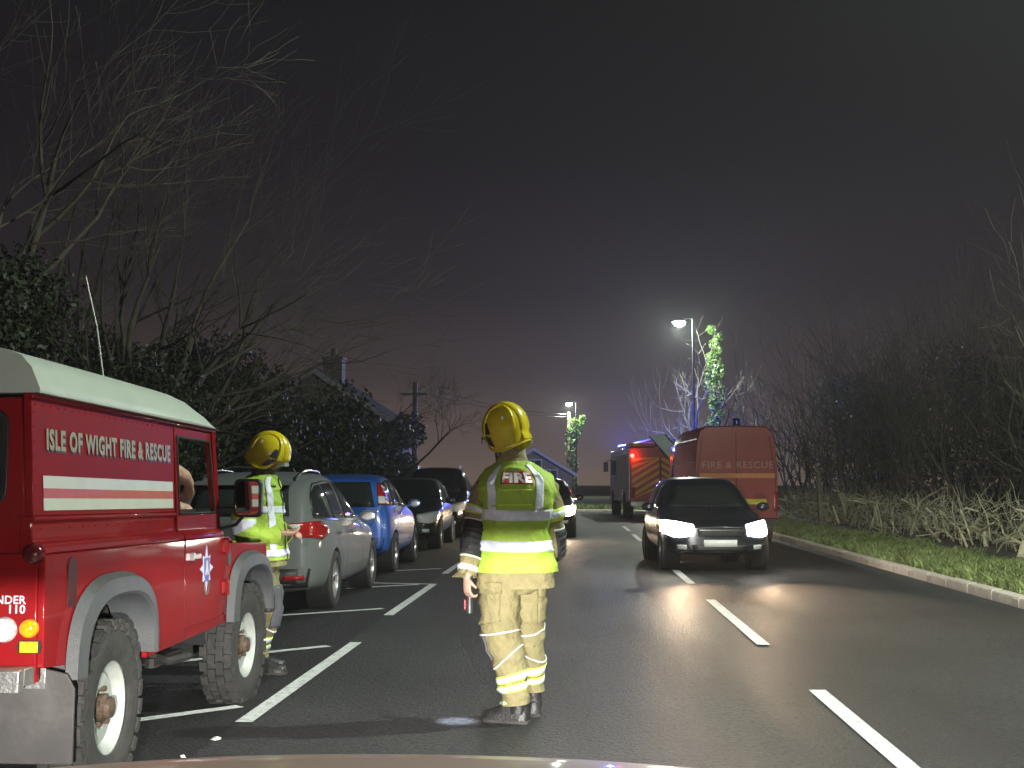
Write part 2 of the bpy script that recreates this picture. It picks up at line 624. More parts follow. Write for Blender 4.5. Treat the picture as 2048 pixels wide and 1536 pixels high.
# ================================================================== trees, shrubs, hedge
BARK = M('bark_grey', (0.075, 0.066, 0.050), 0.85, var=0.35, scale=6, bump=0.6, bscale=30)
BARK_D = M('bark_dark', (0.075, 0.062, 0.048), 0.9, var=0.35, scale=6)
MOSSY = M('mossy_branch', (0.47, 0.46, 0.29), 0.85, var=0.4, scale=5, bump=0.5, bscale=40)
CUTWOOD = M('cut_wood', (0.52, 0.46, 0.30), 0.8, var=0.2, scale=15)
LEAF_D = M('evergreen_leaf', (0.024, 0.033, 0.015), 0.5, var=0.5, scale=3, spec=0.3)
LEAF_I = M('ivy_leaf', (0.085, 0.150, 0.030), 0.45, var=0.5, scale=4, spec=0.5)
TWIG_DIM = M('dim_twig', (0.062, 0.053, 0.040), 0.85, var=0.4, scale=5)  # fine twig colour darkened: dim light on the left trees put in
TWIG = M('fine_twig', (0.14, 0.12, 0.085), 0.85, var=0.4, scale=5)

class Limbs:
    """Recursive branching; every limb is a tapered tube; thin ones have three sides."""
    def __init__(s, seed):
        s.r = random.Random(seed)
        s.thick, s.fine = B(), B()
        s.tips = []

    def limb(s, p, d, length, rad, level, maxlevel, up=0.15, wob=0.25, split=(2, 4), shrink=(.5, .75), spread=(25, 60), seg=5, trop=None):
        r = s.r
        pts, rs = [Vector(p)], [rad]
        d = Vector(d).normalized()
        st = length / seg
        dirs = [d.copy()]
        for i in range(seg):
            w = Vector((r.gauss(0, 1), r.gauss(0, 1), r.gauss(0, 1))) * wob * .45
            d = (d + w + Vector((0, 0, up)) * .35 + (Vector(trop) * .3 if trop else Vector())).normalized()
            pts.append(pts[-1] + d * st)
            rs.append(max(.003, rad * (1 - .62 * (i + 1) / seg)))
            dirs.append(d.copy())
        (s.thick if level < 2 else s.fine).tube(pts, rs, 7 if level < 2 else 3 if level > 2 else 4, False)
        if level >= maxlevel:
            s.tips.append(pts[-1])
            return
        n = r.randint(*split)
        for k in range(n):
            t = r.uniform(.35, 1) if k else 1.0
            i = min(seg, max(1, int(t * seg + .5)))
            a, b, dd = frame(dirs[i])
            q = r.uniform(0, 2 * math.pi)
            sp = R(r.uniform(*spread)) * (1 if k else .5)
            nd = dd * math.cos(sp) + (a * math.cos(q) + b * math.sin(q)) * math.sin(sp)
            s.limb(pts[i], nd, length * r.uniform(*shrink), rs[i] * r.uniform(.6, .85), level + 1, maxlevel, up, wob, split, shrink, spread, max(3, seg - (level > 1)), trop)

def leaf_cloud(n, centres, radii, size, seed, tight=1.0, rs_=None):
    """Small two-triangle leaves spread through clumps; returns verts, quads."""
    r = np.random.RandomState(seed)
    c = np.asarray(centres, dtype=float)
    rad = np.asarray(radii, dtype=float)
    if rad.ndim == 1:
        rad = np.repeat(rad[:, None], 3, 1)
    k = r.randint(0, len(c), n)
    u = r.normal(size=(n, 3)); u /= np.linalg.norm(u, axis=1)[:, None]
    rr = r.uniform(0, 1, n) ** (1 / (3 * tight))
    p = c[k] + u * rad[k] * rr[:, None]
    a = r.normal(size=(n, 3)); a /= np.linalg.norm(a, axis=1)[:, None]
    b = np.cross(a, r.normal(size=(n, 3))); b /= np.linalg.norm(b, axis=1)[:, None]
    s = r.uniform(size[0], size[1], n)[:, None]
    v = np.stack([p - a * s, p + b * s * .55, p + a * s, p - b * s * .55], 1)
    f = np.arange(4 * n).reshape(n, 4)
    return v.reshape(-1, 3), f

def bare_tree(name, loc, label, seed, trunks, maxlevel=4, cat='tree', group=None, mat=None, twig=None, **kw):
    root = empty(name, loc)
    tag(root, label, cat, group)
    lm = Limbs(seed)
    for p, d, ln, rad in trunks:
        lm.thick = B()
        lm.limb(p, d, ln, rad, 0, maxlevel, **kw)
        lm.thick.obj('trunk', mat or BARK, root, smooth=True, angle=80)
    lm.fine.obj('crown', twig or TWIG, root, smooth=True, angle=80)
    return root, lm

# --- left side: tall bare trees leaning over the parked vehicles
bare_tree('bare_tree', (-7.0, 15.5, 0.1), 'tall bare tree with a thick leaning trunk behind the red utility vehicle', 11,
          [((0, 0, -.2), (-.05, .05, 1), 4.2, .19)], twig=TWIG_DIM, maxlevel=5, up=.18, wob=.22, split=(3, 4), shrink=(.55, .74), spread=(18, 52), seg=6, trop=(.10, .05, .0))
bare_tree('bare_tree', (-7.7, 20, 0.1), 'many-stemmed bare tree spreading long thin boughs over the dark shrubs', 21,
          [((0, 0, -.2), (-.02, 0, 1), 3.6, .15), ((.35, .3, -.2), (.28, 0, 1), 4.2, .14), ((-.5, .2, -.2), (-.12, .1, 1), 4.0, .12), ((.15, -.2, -.2), (.5, -.1, .9), 3.8, .11)],
          twig=TWIG_DIM, maxlevel=4, up=.10, wob=.2, split=(3, 5), shrink=(.52, .74), spread=(18, 50), seg=6, trop=(.10, 0, .0))
bare_tree('bare_tree', (-9.6, 25, 0.1), 'slim bare tree rising behind the many-stemmed one', 33,
          [((0, 0, -.2), (.1, 0, 1), 4.4, .13), ((.7, 0, -.2), (.3, 0, 1), 4.0, .1)], twig=TWIG_DIM, maxlevel=4, up=.22, wob=.2, split=(3, 4), shrink=(.6, .8), spread=(18, 45), seg=6, trop=(.15, 0, 0))

def shrub(name, loc, label, seed, n, clumps, size, mat, cat='shrub', group=None, stems=5, stem_h=2.0):
    root = empty(name, loc)
    tag(root, label, cat, group)
    cs = [c[:3] for c in clumps]
    rs = [c[3:6] if len(c) > 4 else (c[3],) * 3 for c in clumps]
    v, f = leaf_cloud(n, cs, rs, size, seed, 1.0)
    v[:, 2] = np.maximum(v[:, 2], 0.02)
    raw_obj('crown', v, f, mat, root)
    lm = Limbs(seed)
    for k in range(stems):
        a = lm.r.uniform(0, 6.28)
        lm.limb((.25 * math.cos(a), .25 * math.sin(a), -.1), (.35 * math.cos(a), .35 * math.sin(a), 1), stem_h, .035, 1, 3, up=.2, wob=.3, split=(2, 3), spread=(20, 50), seg=4)
    for part, nm in ((lm.thick, 'trunk'), (lm.fine, 'twigs')):
        if part.v:
            po_ = part.obj(nm, BARK_D, root)
            if nm == 'twigs':
                po_['kind'] = 'stuff'
    return root

def clumps_in(seed, n, box, rad):
    r = random.Random(seed)
    return [(r.uniform(*box[0]), r.uniform(*box[1]), r.uniform(*box[2]), r.uniform(*rad)) for _ in range(n)]

shrub('evergreen_shrub', (-6.9, 13.0, .1), 'big dark glossy evergreen shrub right behind the red utility vehicle', 51, 26000,
      clumps_in(1, 26, ((-1.9, 1.3), (-1.1, 1.3), (.4, 3.6)), (.5, .95)), (.024, .052), LEAF_D, stem_h=2.4)
shrub('evergreen_shrub', (-6.7, 18.2, .1), 'dark evergreen shrub beside the silver estate car', 52, 24000,
      clumps_in(2, 24, ((-2.0, 1.0), (-1.5, 1.8), (.4, 2.7)), (.5, .9)), (.028, .058), LEAF_D)
shrub('evergreen_shrub', (-7.0, 24.0, .1), 'rounded dark shrub in front of the gabled house', 53, 15000,
      clumps_in(3, 26, ((-2.2, 1.1), (-1.8, 2.2), (.5, 3.2)), (.6, 1.1)), (.045, .09), LEAF_D)
shrub('evergreen_shrub', (-7.1, 31.5, .1), 'dark shrub between the gabled house and the parked green car', 54, 15000,
      clumps_in(4, 26, ((-2.2, 1.4), (-2.2, 2.6), (.5, 3.4)), (.7, 1.1)), (.05, .1), LEAF_D)
HEDGE_LIT = M('lit_hedge_leaf', (0.085, 0.10, 0.085), 0.5, var=0.5, scale=3, spec=0.4)  # evergreen leaf lightened so the blue wash shows on this hedge
shrub('clipped_hedge', (-6.8, 40.5, .1), 'tall dense hedge washed in blue light beyond the black car', 55, 24000,
      clumps_in(5, 40, ((-3.2, 1.35), (-2.2, 2.2), (.5, 3.1)), (.55, .8)), (.05, .1), HEDGE_LIT, cat='hedge')
bare_tree('bare_shrub', (-6.3, 39.5, .1), 'twiggy leafless shrub sprouting above the blue lit hedge', 61,
          [((-1.6, 0, 1.5), (-.2, 0, 1), 1.9, .06), ((0, 0, 1.5), (.1, 0, 1), 2.0, .06), ((.8, .2, 1.2), (.45, 0, 1), 1.9, .06), ((-3.2, 0, 1.5), (-.2, 0, 1), 1.9, .06)],
          maxlevel=4, cat='shrub', mat=BARK_D, twig=BARK_D, up=.12, wob=.3, split=(3, 5), shrink=(.5, .75), spread=(20, 60), seg=4)

for x, y, h, sd, lab in ((-9.8, 30.5, 5.4, 201, 'dark evergreen tree rising left of the house chimney'), (-12.6, 29, 6.6, 202, 'dark evergreen tree behind the many-stemmed bare tree'),
                         (-12.2, 23.5, 5.6, 203, 'dark evergreen tree behind the leaning bare trunk'), (-16.5, 34, 7.4, 204, 'tallest dark evergreen tree at the back of the garden')):
    shrub('evergreen_tree', (x, y, .1), lab, sd, 17000, [(q[0] * (1.15 - .11 * q[2]), q[1], q[2], q[3]) for q in clumps_in(sd, 34, ((-2.0, 2.0), (-1.6, 1.6), (.6, h - .8)), (.6, 1.0))], (.045, .085), LEAF_D, cat='tree', stems=3, stem_h=h * .5)

# --- right side: thicket behind the laid hedge (three meshes of growth, copied along the verge)
def thicket(name, seed, h, mat, twig, stems, leaves):
    root = empty(name)
    lm = Limbs(seed)
    for k in range(stems):
        a = lm.r.uniform(0, 6.28); q = lm.r.uniform(0, 1.1)
        lm.limb((q * math.cos(a), q * 1.3 * math.sin(a), -.1), (.28 * math.cos(a), .28 * math.sin(a), 1), h * lm.r.uniform(.38, .55), lm.r.uniform(.025, .06), 1, 4,
                up=.14, wob=.32, split=(3, 5), shrink=(.5, .8), spread=(18, 55), seg=5)
    lm.thick.obj('stems', mat, root, smooth=True, angle=80)
    lm.fine.obj('twigs', twig, root)
    if leaves:
        r = random.Random(seed)
        tips = r.sample(lm.tips, min(len(lm.tips), 120))
        v, f = leaf_cloud(leaves, [tuple(t) for t in tips], [.10] * len(tips), (.016, .036), seed)
        raw_obj('leaves', v, f, LEAF_D, root)
    return root

def copy_thing(src, loc, rz, sc=1.0):
    c = src.copy(); COL.objects.link(c)
    c.location = loc; c.rotation_euler = (0, 0, rz); c.scale = (sc, sc, sc)
    for ch in src.children:
        d = ch.copy(); COL.objects.link(d); d.parent = c
        for g in ch.children:
            e2 = g.copy(); COL.objects.link(e2); e2.parent = d
    return c

TH = [thicket('thicket_shrub', 71, 5.2, BARK_D, BARK_D, 15, 0), thicket('thicket_shrub', 72, 4.4, BARK_D, TWIG, 16, 0), thicket('thicket_shrub', 73, 6.0, BARK_D, BARK_D, 14, 0)]
spots = [(9.4, 15.0, 0, 1.0, 'tangled thicket shrub at the picture edge behind the nearest stretch of laid hedge'),
         (9.6, 19.0, 1, 1.15, 'tangled thicket shrub behind the middle of the laid hedge'),
         (9.5, 23.0, 2, 1.0, 'dense thicket shrub behind the laid hedge near the stacked cut stems'),
         (9.3, 27.5, 0, 1.05, 'tangled thicket shrub behind the thin end of the laid hedge'),
         (9.2, 32.0, 2, .95, 'dense thicket shrub behind the wooden hedge post'),
         (9.0, 37.0, 1, 1.2, 'tangled thicket shrub beside the red van'),
         (8.9, 42.5, 0, 1.15, 'tangled thicket shrub behind the red van roof'),
         (9.0, 48.5, 2, 1.05, 'dense thicket shrub past the front of the red van'),
         (12.5, 24.0, 2, 1.35, 'tall dark thicket shrub in the second row above the laid hedge'),
         (12.8, 33.0, 0, 1.45, 'tall dark thicket shrub in the second row above the hedge post'),
         (12.4, 44.0, 2, 1.4, 'tall dark thicket shrub in the second row above the red van'),
         (12.0, 17.0, 1, 1.5, 'tall dark thicket shrub in the second row at the picture edge')]
used = set()
for i, (x, y, k, sc, lab) in enumerate(spots):
    if k in used:
        o = copy_thing(TH[k], (x, y, .1), i * 1.7, sc)
    else:
        used.add(k)
        o = TH[k]; o.location = (x, y, .1); o.rotation_euler = (0, 0, i * 1.7); o.scale = (sc, sc, sc)
    tag(o, lab, 'shrub', 'thicket behind the laid hedge')

for x, y, h, sd, lab in ((15.5, 26, 5.6, 211, 'dark evergreen tree far behind the laid hedge at the picture edge'), (15.0, 34, 5.8, 212, 'dark evergreen tree far behind the hedge post'),
                         (14.5, 43, 6.2, 213, 'dark evergreen tree far behind the red van'), (13.0, 54, 6.0, 214, 'dark evergreen tree beyond the ivy covered trunk')):
    shrub('evergreen_tree', (x, y, .1), lab, sd, 15000, [(q[0] * (1.15 - .11 * q[2]), q[1], q[2], q[3]) for q in clumps_in(sd, 36, ((-2.2, 2.2), (-3.4, 3.4), (.5, h - .8)), (.8, 1.3))], (.05, .10), LEAF_D, cat='tree', stems=3, stem_h=h * .5)

# --- laid hedge: cut and bent stems woven along the verge
hedge = empty('laid_hedge', (7.45, 26, .1))
tag(hedge, 'low laid hedge of woven bare mossy branches along the grass verge', 'hedge')
r = random.Random(5)
bank = B()
bv = []
for i in range(41):
    y = -14 + i * .9
    bv.append([(-.75, y, -.05), (-.45, y, .10 + r.uniform(0, .06)), (-.1, y, .20 + r.uniform(0, .08)), (.5, y, .22 + r.uniform(0, .08)), (1.6, y, .05)])
bank.rings(bv, False, False)
bank.obj('earth_bank', SOIL, hedge, smooth=True, angle=80)
for i in range(230):
    y0 = -13.5 + 31 * (i / 230) + r.uniform(-.4, .4)
    g = B()
    thick = r.random()
    kind = r.random()
    rad = .015 + .032 * thick ** 2
    if kind < .62:      # laid stem: rises a little, then runs along the hedge
        ln = r.uniform(.7, 2.0)
        h0 = r.uniform(.1, .85)
        sgn = 1 if r.random() < .68 else -1
        x0 = r.uniform(-.32, .3)
        p = Vector((x0, y0, max(.0, h0 - r.uniform(.15, .5))))
        d = Vector((r.uniform(-.25, .25), sgn * r.uniform(.5, 1), r.uniform(.3, 1.0)))
        pts = [p.copy()]
        for k in range(6):
            d = (d.normalized() + Vector((r.uniform(-.3, .3), sgn * .28, r.uniform(-.48, .26)))).normalized()
            p = p + d * ln / 6
            p.x = max(-.55, min(.5, p.x)); p.z = max(.05, min(1.2, p.z))
            pts.append(p.copy())
        rs2 = [rad * (1 - .55 * k / 6) for k in range(7)]
    elif kind < .85:    # upright or slanting stem
        ln = r.uniform(.5, 1.15)
        p = Vector((r.uniform(-.35, .3), y0, -.05))
        d = Vector((r.uniform(-.3, .3), r.uniform(-.7, .7), 1))
        pts = [p.copy()]
        for k in range(5):
            d = (d.normalized() + Vector((r.uniform(-.25, .25), r.uniform(-.25, .25), 0))).normalized()
            p = p + d * ln / 5
            pts.append(p.copy())
        rs2 = [rad * (1.1 - .45 * k / 5) for k in range(6)]
    else:               # stub jutting towards the road
        ln = r.uniform(.25, .6)
        p = Vector((r.uniform(-.1, .15), y0, r.uniform(.1, .9)))
        d = Vector((-1, r.uniform(-.7, .7), r.uniform(-.3, .8)))
        pts = [p.copy()]
        for k in range(4):
            d = (d.normalized() + Vector((r.uniform(-.3, .2), r.uniform(-.3, .3), r.uniform(-.2, .3)))).normalized()
            p = p + d * ln / 4
            pts.append(p.copy())
        rs2 = [rad * (1 - .4 * k / 4) for k in range(5)]
    g.tube(pts, rs2, 6)
    g.obj('branch', MOSSY if r.random() < .8 else CUTWOOD, hedge, smooth=True, angle=70)
tw = B()
for i in range(2400):
    y0 = r.uniform(-13.5, 18)
    p = Vector((r.uniform(-.4, .45), y0, r.uniform(0, .95)))
    d = Vector((r.uniform(-.7, .7), r.uniform(-1, 1), r.uniform(-.3, 1.0)))
    pts = [p.copy()]
    for k in range(3):
        d = (d.normalized() + Vector((r.uniform(-.4, .4), r.uniform(-.4, .4), r.uniform(-.3, .4)))).normalized()
        p = p + d * r.uniform(.07, .2); pts.append(p.copy())
    tw.tube(pts, [.006, .005, .004, .002], 3, False)
o = tw.obj('twigs', M('hedge_twig', (0.36, 0.35, 0.22), .85, var=.4, scale=5), hedge)
o['kind'] = 'stuff'
# short cut log lying in the hedge foot
g = B().cyl((-.5, -6.2, .12), (-.32, -5.9, .36), .075, .07, 12)
tag(g.obj('cut_log', CUTWOOD, None, smooth=True, loc=(7.45, 26, .1)), 'short pale cut log propped at the foot of the laid hedge', 'log')
WOOD = M('weathered_wood', (0.20, 0.165, 0.115), 0.85, var=0.3, scale=5, bump=0.5, bscale=40)
g = B().rings([[(x * s2, y * s2, z) for x, y in ((-.06, -.06), (.06, -.06), (.06, .06), (-.06, .06))] for z, s2 in ((-.3, 1), (1.1, .95), (1.55, .85), (1.6, .5))])
tag(g.obj('hedge_post', WOOD, None, bevel=.008, loc=(6.95, 35.2, .1), rot=(.03, -.05, .2)), 'upright weathered wooden post at the far end of the laid hedge', 'post')
# --- ivy-clad trees by the street lamps
def ivy_tree(loc, label, seed, h, lean, spread_, n):
    root, lm = bare_tree('ivy_tree', loc, label, seed, [((0, 0, -.2), (lean, 0, 1), h * .62, .16), ((.1, 0, h * .3), (.5, 0, 1), h * .3, .06), ((-.1, 0, h * .32), (-.5, 0, 1), h * .3, .06), ((.1, 0, h * .5), (.6, 0, 1), h * .22, .05)], maxlevel=3, up=.12, wob=.22, split=(4, 5), shrink=(.4, .6), spread=(30, 70), seg=7)
    cs, rs = [], []
    rr = random.Random(seed)
    for i in range(16):
        t = .42 + .60 * i / 15
        cs.append((lean * h * t * .8 + rr.uniform(-.24, .24), rr.uniform(-.2, .2), h * t))
        rs.append(spread_ * rr.uniform(.4, 1.1) * (1.1 - .6 * abs(t - .78)))
    v, f = leaf_cloud(n, cs, rs, (.05, .10), seed, .8)
    raw_obj('ivy', v, f, LEAF_I, root)
    return root
ivy_tree((6.55, 57.5, .1), 'ivy covered tree trunk glowing green next to the tall street lamp', 81, 8.1, .02, .42, 5200)
bare_tree('bare_tree', (7.6, 59, .1), 'bare forked tree behind the roof of the red van', 91,
          [((0, 0, -.2), (.25, 0, 1), 2.6, .11), ((-.3, .1, -.2), (-.3, 0, 1), 2.4, .1), ((.6, .1, -.2), (.1, 0, 1), 2.6, .1)], mat=MOSSY, maxlevel=4, up=.15, wob=.3, split=(3, 4), shrink=(.55, .8), spread=(20, 55), seg=5)
bare_tree('bare_tree', (4.7, 61, .1), 'slender upright bare sapling between the two red vehicles', 95,
          [((0, 0, -.2), (-.04, 0, 1), 3.6, .075)], maxlevel=3, up=.3, wob=.12, split=(3, 4), shrink=(.5, .7), spread=(20, 50), seg=6)
bare_tree('bare_tree', (5.9, 63, .1), 'pale mossy branching tree lit by the street lamp above the van', 99,
          [((0, 0, -.2), (.1, 0, 1), 2.6, .12), ((-.2, 0, -.2), (-.45, 0, 1), 2.4, .09), ((.1, 0, -.2), (.5, 0, 1), 2.6, .1)], maxlevel=4, up=.18, wob=.3, split=(3, 4), shrink=(.55, .75), spread=(22, 60), seg=5, mat=MOSSY, twig=TWIG)
# ================================================================== vehicles
RUBBER = M('tyre_rubber', (0.030, 0.029, 0.028), 0.75, var=0.3, scale=14, bump=0.3, bscale=60, dirt=0.45, dirtcol=(0.075, 0.065, 0.055))
BLACK_PL = M('black_plastic', (0.018, 0.018, 0.019), 0.45, var=0.2, scale=10)
GREY_PL = M('grey_plastic', (0.062, 0.067, 0.072), 0.55, var=0.15, scale=9, bump=0.25, bscale=180, dirt=0.3)
STEEL = M('galvanised_steel', (0.42, 0.42, 0.41), 0.42, metal=0.85, var=0.2, scale=12, bump=0.2, bscale=60, dirt=0.35)
CHROME = M('bright_metal', (0.62, 0.62, 0.62), 0.22, metal=1.0, var=0.1)
ALLOY = M('alloy_wheel', (0.50, 0.51, 0.52), 0.35, metal=0.8, var=0.1)
GLASS = glass_mat('dark_glass')
SEAM = M('dark_seam', (0.006, 0.006, 0.006), 0.7)
RED_LENS = M('red_lens', (0.30, 0.012, 0.012), 0.15, var=0.25, scale=25, coat=0.5)
AMBER_LENS = M('amber_lens', (0.75, 0.28, 0.01), 0.15, var=0.3, scale=45, coat=0.5)
CLEAR_LENS = M('clear_lens', (0.55, 0.56, 0.56), 0.12, var=0.3, scale=40, coat=0.5)
PLATE_Y = M('yellow_plate', (0.75, 0.62, 0.02), 0.35, var=0.05)
PLATE_W = M('white_plate', (0.80, 0.79, 0.74), 0.35, var=0.05)
WELL = M('wheel_well', (0.010, 0.010, 0.010), 0.9)

def wheel(parent, x, y, Rw, w, rim, side, style='alloy', tread=0, rim_mat=None, steer=0.0):
    """side = +1: outer face towards +x. The disc is the part; tyre and hub are its sub-parts."""
    s = side
    rm = rim_mat or ALLOY
    base = (0, 0, 0)
    g = B()
    h = w / 2
    if style == 'steel':
        prof = [(rim, -h * .9), (rim, h * .62), (rim + .012, h * .78), (rim - .006, h * .80), (rim - .022, h * .55), (rim * .80, h * .30), (rim * .62, h * .42), (rim * .45, h * .46), (rim * .40, h * .30), (0.0, h * .30)]
        g.lathe(prof, base, (s, 0, 0), 40)
    else:
        prof = [(rim, -h * .9), (rim, h * .7), (rim + .010, h * .82), (rim - .012, h * .82), (rim - .03, h * .4), (rim - .03, -h * .2), (0, -h * .2)]
        g.lathe(prof, base, (s, 0, 0), 36)
        n = 5 if style == 'alloy' else 7
        for k in range(n):
            for dq in ((-.13, .13) if style == 'alloy' else (0,)):
                q = 2 * math.pi * k / n + dq
                a = Vector((0, math.cos(q), math.sin(q)))
                t = Vector((0, -math.sin(q), math.cos(q)))
                ox = Vector((s, 0, 0))
                ws = .026 if style == 'alloy' else .04
                ring = []
                for rr_, xo, wd in ((.04, h * .62, ws), (rim * .55, h * .66, ws * .8), (rim - .014, h * .74, ws)):
                    ring.append([a * rr_ + t * wd + ox * xo, a * rr_ - t * wd + ox * xo, a * rr_ - t * wd + ox * (xo - .05), a * rr_ + t * wd + ox * (xo - .05)])
                g.rings(ring)
        g.lathe([(.06, -h * .2), (.062, h * .6), (.045, h * .7), (0, h * .72)], base, (s, 0, 0), 16)
    o = g.obj('wheel', rm, parent, smooth=True, angle=35, loc=(x, y, Rw), rot=(0, 0, steer))
    t = B()
    b_ = Rw - .018 if tread else Rw
    prof = [(rim - .004, -h * .86), (rim + .02, -h * .98), ((rim + b_) / 2, -h * 1.04), (b_ - .035, -h * .98), (b_ - .008, -h * .86), (b_, -h * .6), (b_, h * .6), (b_ - .008, h * .86), (b_ - .035, h * .98), ((rim + b_) / 2, h * 1.04), (rim + .02, h * .98), (rim - .004, h * .86)]
    t.lathe(prof, base, (s, 0, 0), 48)
    if tread:
        for k in range(tread):
            for row, xo in enumerate((-h * .78, -h * .27, h * .27, h * .78)):
                q = 2 * math.pi * (k + (.5 if row % 2 else 0)) / tread
                a = Vector((0, math.cos(q), math.sin(q)))
                rot = Matrix(((1, 0, 0), (0, math.cos(q), -math.sin(q)), (0, math.sin(q), math.cos(q))))
                sk = Matrix.Rotation(.35 if row in (1, 2) else -.2 * (1 if row else -1), 3, 'Y')
                tg = 2 * math.pi * Rw / tread
                # block: local y -> radial
                t.box(a * (Rw - .014) + Vector((xo * s, 0, 0)), (h * .46, .032, tg * .62), rot=rot)
            q = 2 * math.pi * (k + .25) / tread
            a = Vector((0, math.cos(q), math.sin(q)))
            rot = Matrix(((1, 0, 0), (0, math.cos(q), -math.sin(q)), (0, math.sin(q), math.cos(q))))
            t.box(a * (Rw - .034) + Vector((s * h * .96, 0, 0)), (.016, .03, 2 * math.pi * Rw / tread * .45), rot=rot)
    t.obj('tyre', RUBBER, o, smooth=True, angle=35)
    hb = B()
    if style == 'steel':
        hb.lathe([(.062, h * .28), (.062, h * .62), (.05, h * .72), (.046, h * .95), (.03, h * 1.0), (0, h * 1.0)], base, (s, 0, 0), 20)
        for k in range(5):
            q = 2 * math.pi * k / 5 + .3
            hb.cyl((s * h * .3, .085 * math.cos(q), .085 * math.sin(q)), (s * h * .62, .085 * math.cos(q), .085 * math.sin(q)), .014, n=6)
        hb.obj('hub', M('rusty_hub', (0.085, 0.055, 0.035), 0.6, var=0.5, scale=30, bump=.4), o, smooth=True)
    else:
        hb.lathe([(.03, h * .7), (.03, h * .76), (0, h * .77)], base, (s, 0, 0), 12)
        hb.obj('hub', BLACK_PL, o)
    return o

def arch_poly(yc, wdt, z0, ztop, n=10, sq=2.6):
    """Wheel-arch outline (y,z): squarish half superellipse."""
    out = []
    for k in range(n + 1):
        t = math.pi * k / n
        c, s = math.cos(t), math.sin(t)
        out.append((yc - wdt * math.copysign(abs(c) ** (2 / sq), c), z0 + (ztop - z0) * abs(s) ** (2 / sq)))
    return out

# ------------------------------------------------------------------ projection of panes, lamps and seams onto a body
class Skin:
    def __init__(s, obj):
        me = obj.data
        s.bvh = BVHTree.FromPolygons([v.co.copy() for v in me.vertices], [tuple(p.vertices) for p in me.polygons])

    def hit(s, axis, sign, a, b, off):
        if axis == 'x':
            o, d = Vector((sign * 6, a, b)), Vector((-sign, 0, 0))
        elif axis == 'y':
            o, d = Vector((a, sign * 12, b)), Vector((0, -sign, 0))
        else:
            o, d = Vector((a, b, 9)), Vector((0, 0, -1))
        p, n, i, t = s.bvh.ray_cast(o, d)
        if p is None:
            return None
        if n.dot(d) > 0:
            n = -n
        return p + n * off

    def panel(s, name, top, bot, axis, sign, mat, parent, off=.004, nu=10, nv=6, thick=.0):
        """Ruled patch between two outlines, laid on the skin; alike point counts along both."""
        def res(pl):
            L_ = [0]
            for p, q in zip(pl, pl[1:]):
                L_.append(L_[-1] + math.dist(p, q))
            out = []
            for k in range(nu + 1):
                t = L_[-1] * k / nu
                i = max(j for j in range(len(L_)) if L_[j] <= t + 1e-9)
                i = min(i, len(pl) - 2)
                f = 0 if L_[i + 1] == L_[i] else (t - L_[i]) / (L_[i + 1] - L_[i])
                out.append((pl[i][0] + (pl[i + 1][0] - pl[i][0]) * f, pl[i][1] + (pl[i + 1][1] - pl[i][1]) * f))
            return out
        T, Bt = res(top), res(bot)
        idx, vs, fs = {}, [], []
        for i in range(nu + 1):
            for j in range(nv + 1):
                f = j / nv
                p = s.hit(axis, sign, T[i][0] + (Bt[i][0] - T[i][0]) * f, T[i][1] + (Bt[i][1] - T[i][1]) * f, off)
                if p is not None:
                    idx[i, j] = len(vs); vs.append(p)
        for i in range(nu):
            for j in range(nv):
                q = [(i, j), (i + 1, j), (i + 1, j + 1), (i, j + 1)]
                if all(k in idx for k in q):
                    fs.append(tuple(idx[k] for k in q))
        if not fs:
            return None
        g = B().add(vs, fs)
        o = g.obj(name, mat, parent, smooth=True, angle=60)
        if thick:
            md = o.modifiers.new('solid', 'SOLIDIFY'); md.thickness = thick; md.offset = 0
        return o

    def seam(s, name, pts, axis, sign, parent, w=.006, mat=None, off=.0015):
        """Thin dark shut line along pts."""
        out = []
        for k, (a, b) in enumerate(pts):
            p, q = pts[max(k - 1, 0)], pts[min(k + 1, len(pts) - 1)]
            d = Vector((q[0] - p[0], q[1] - p[1])).normalized()
            out.append(((a - d.y * w, b + d.x * w), (a + d.y * w, b - d.x * w)))
        return s.panel(name, [o[0] for o in out], [o[1] for o in out], axis, sign, mat or SEAM, parent, off=off, nu=14, nv=1)

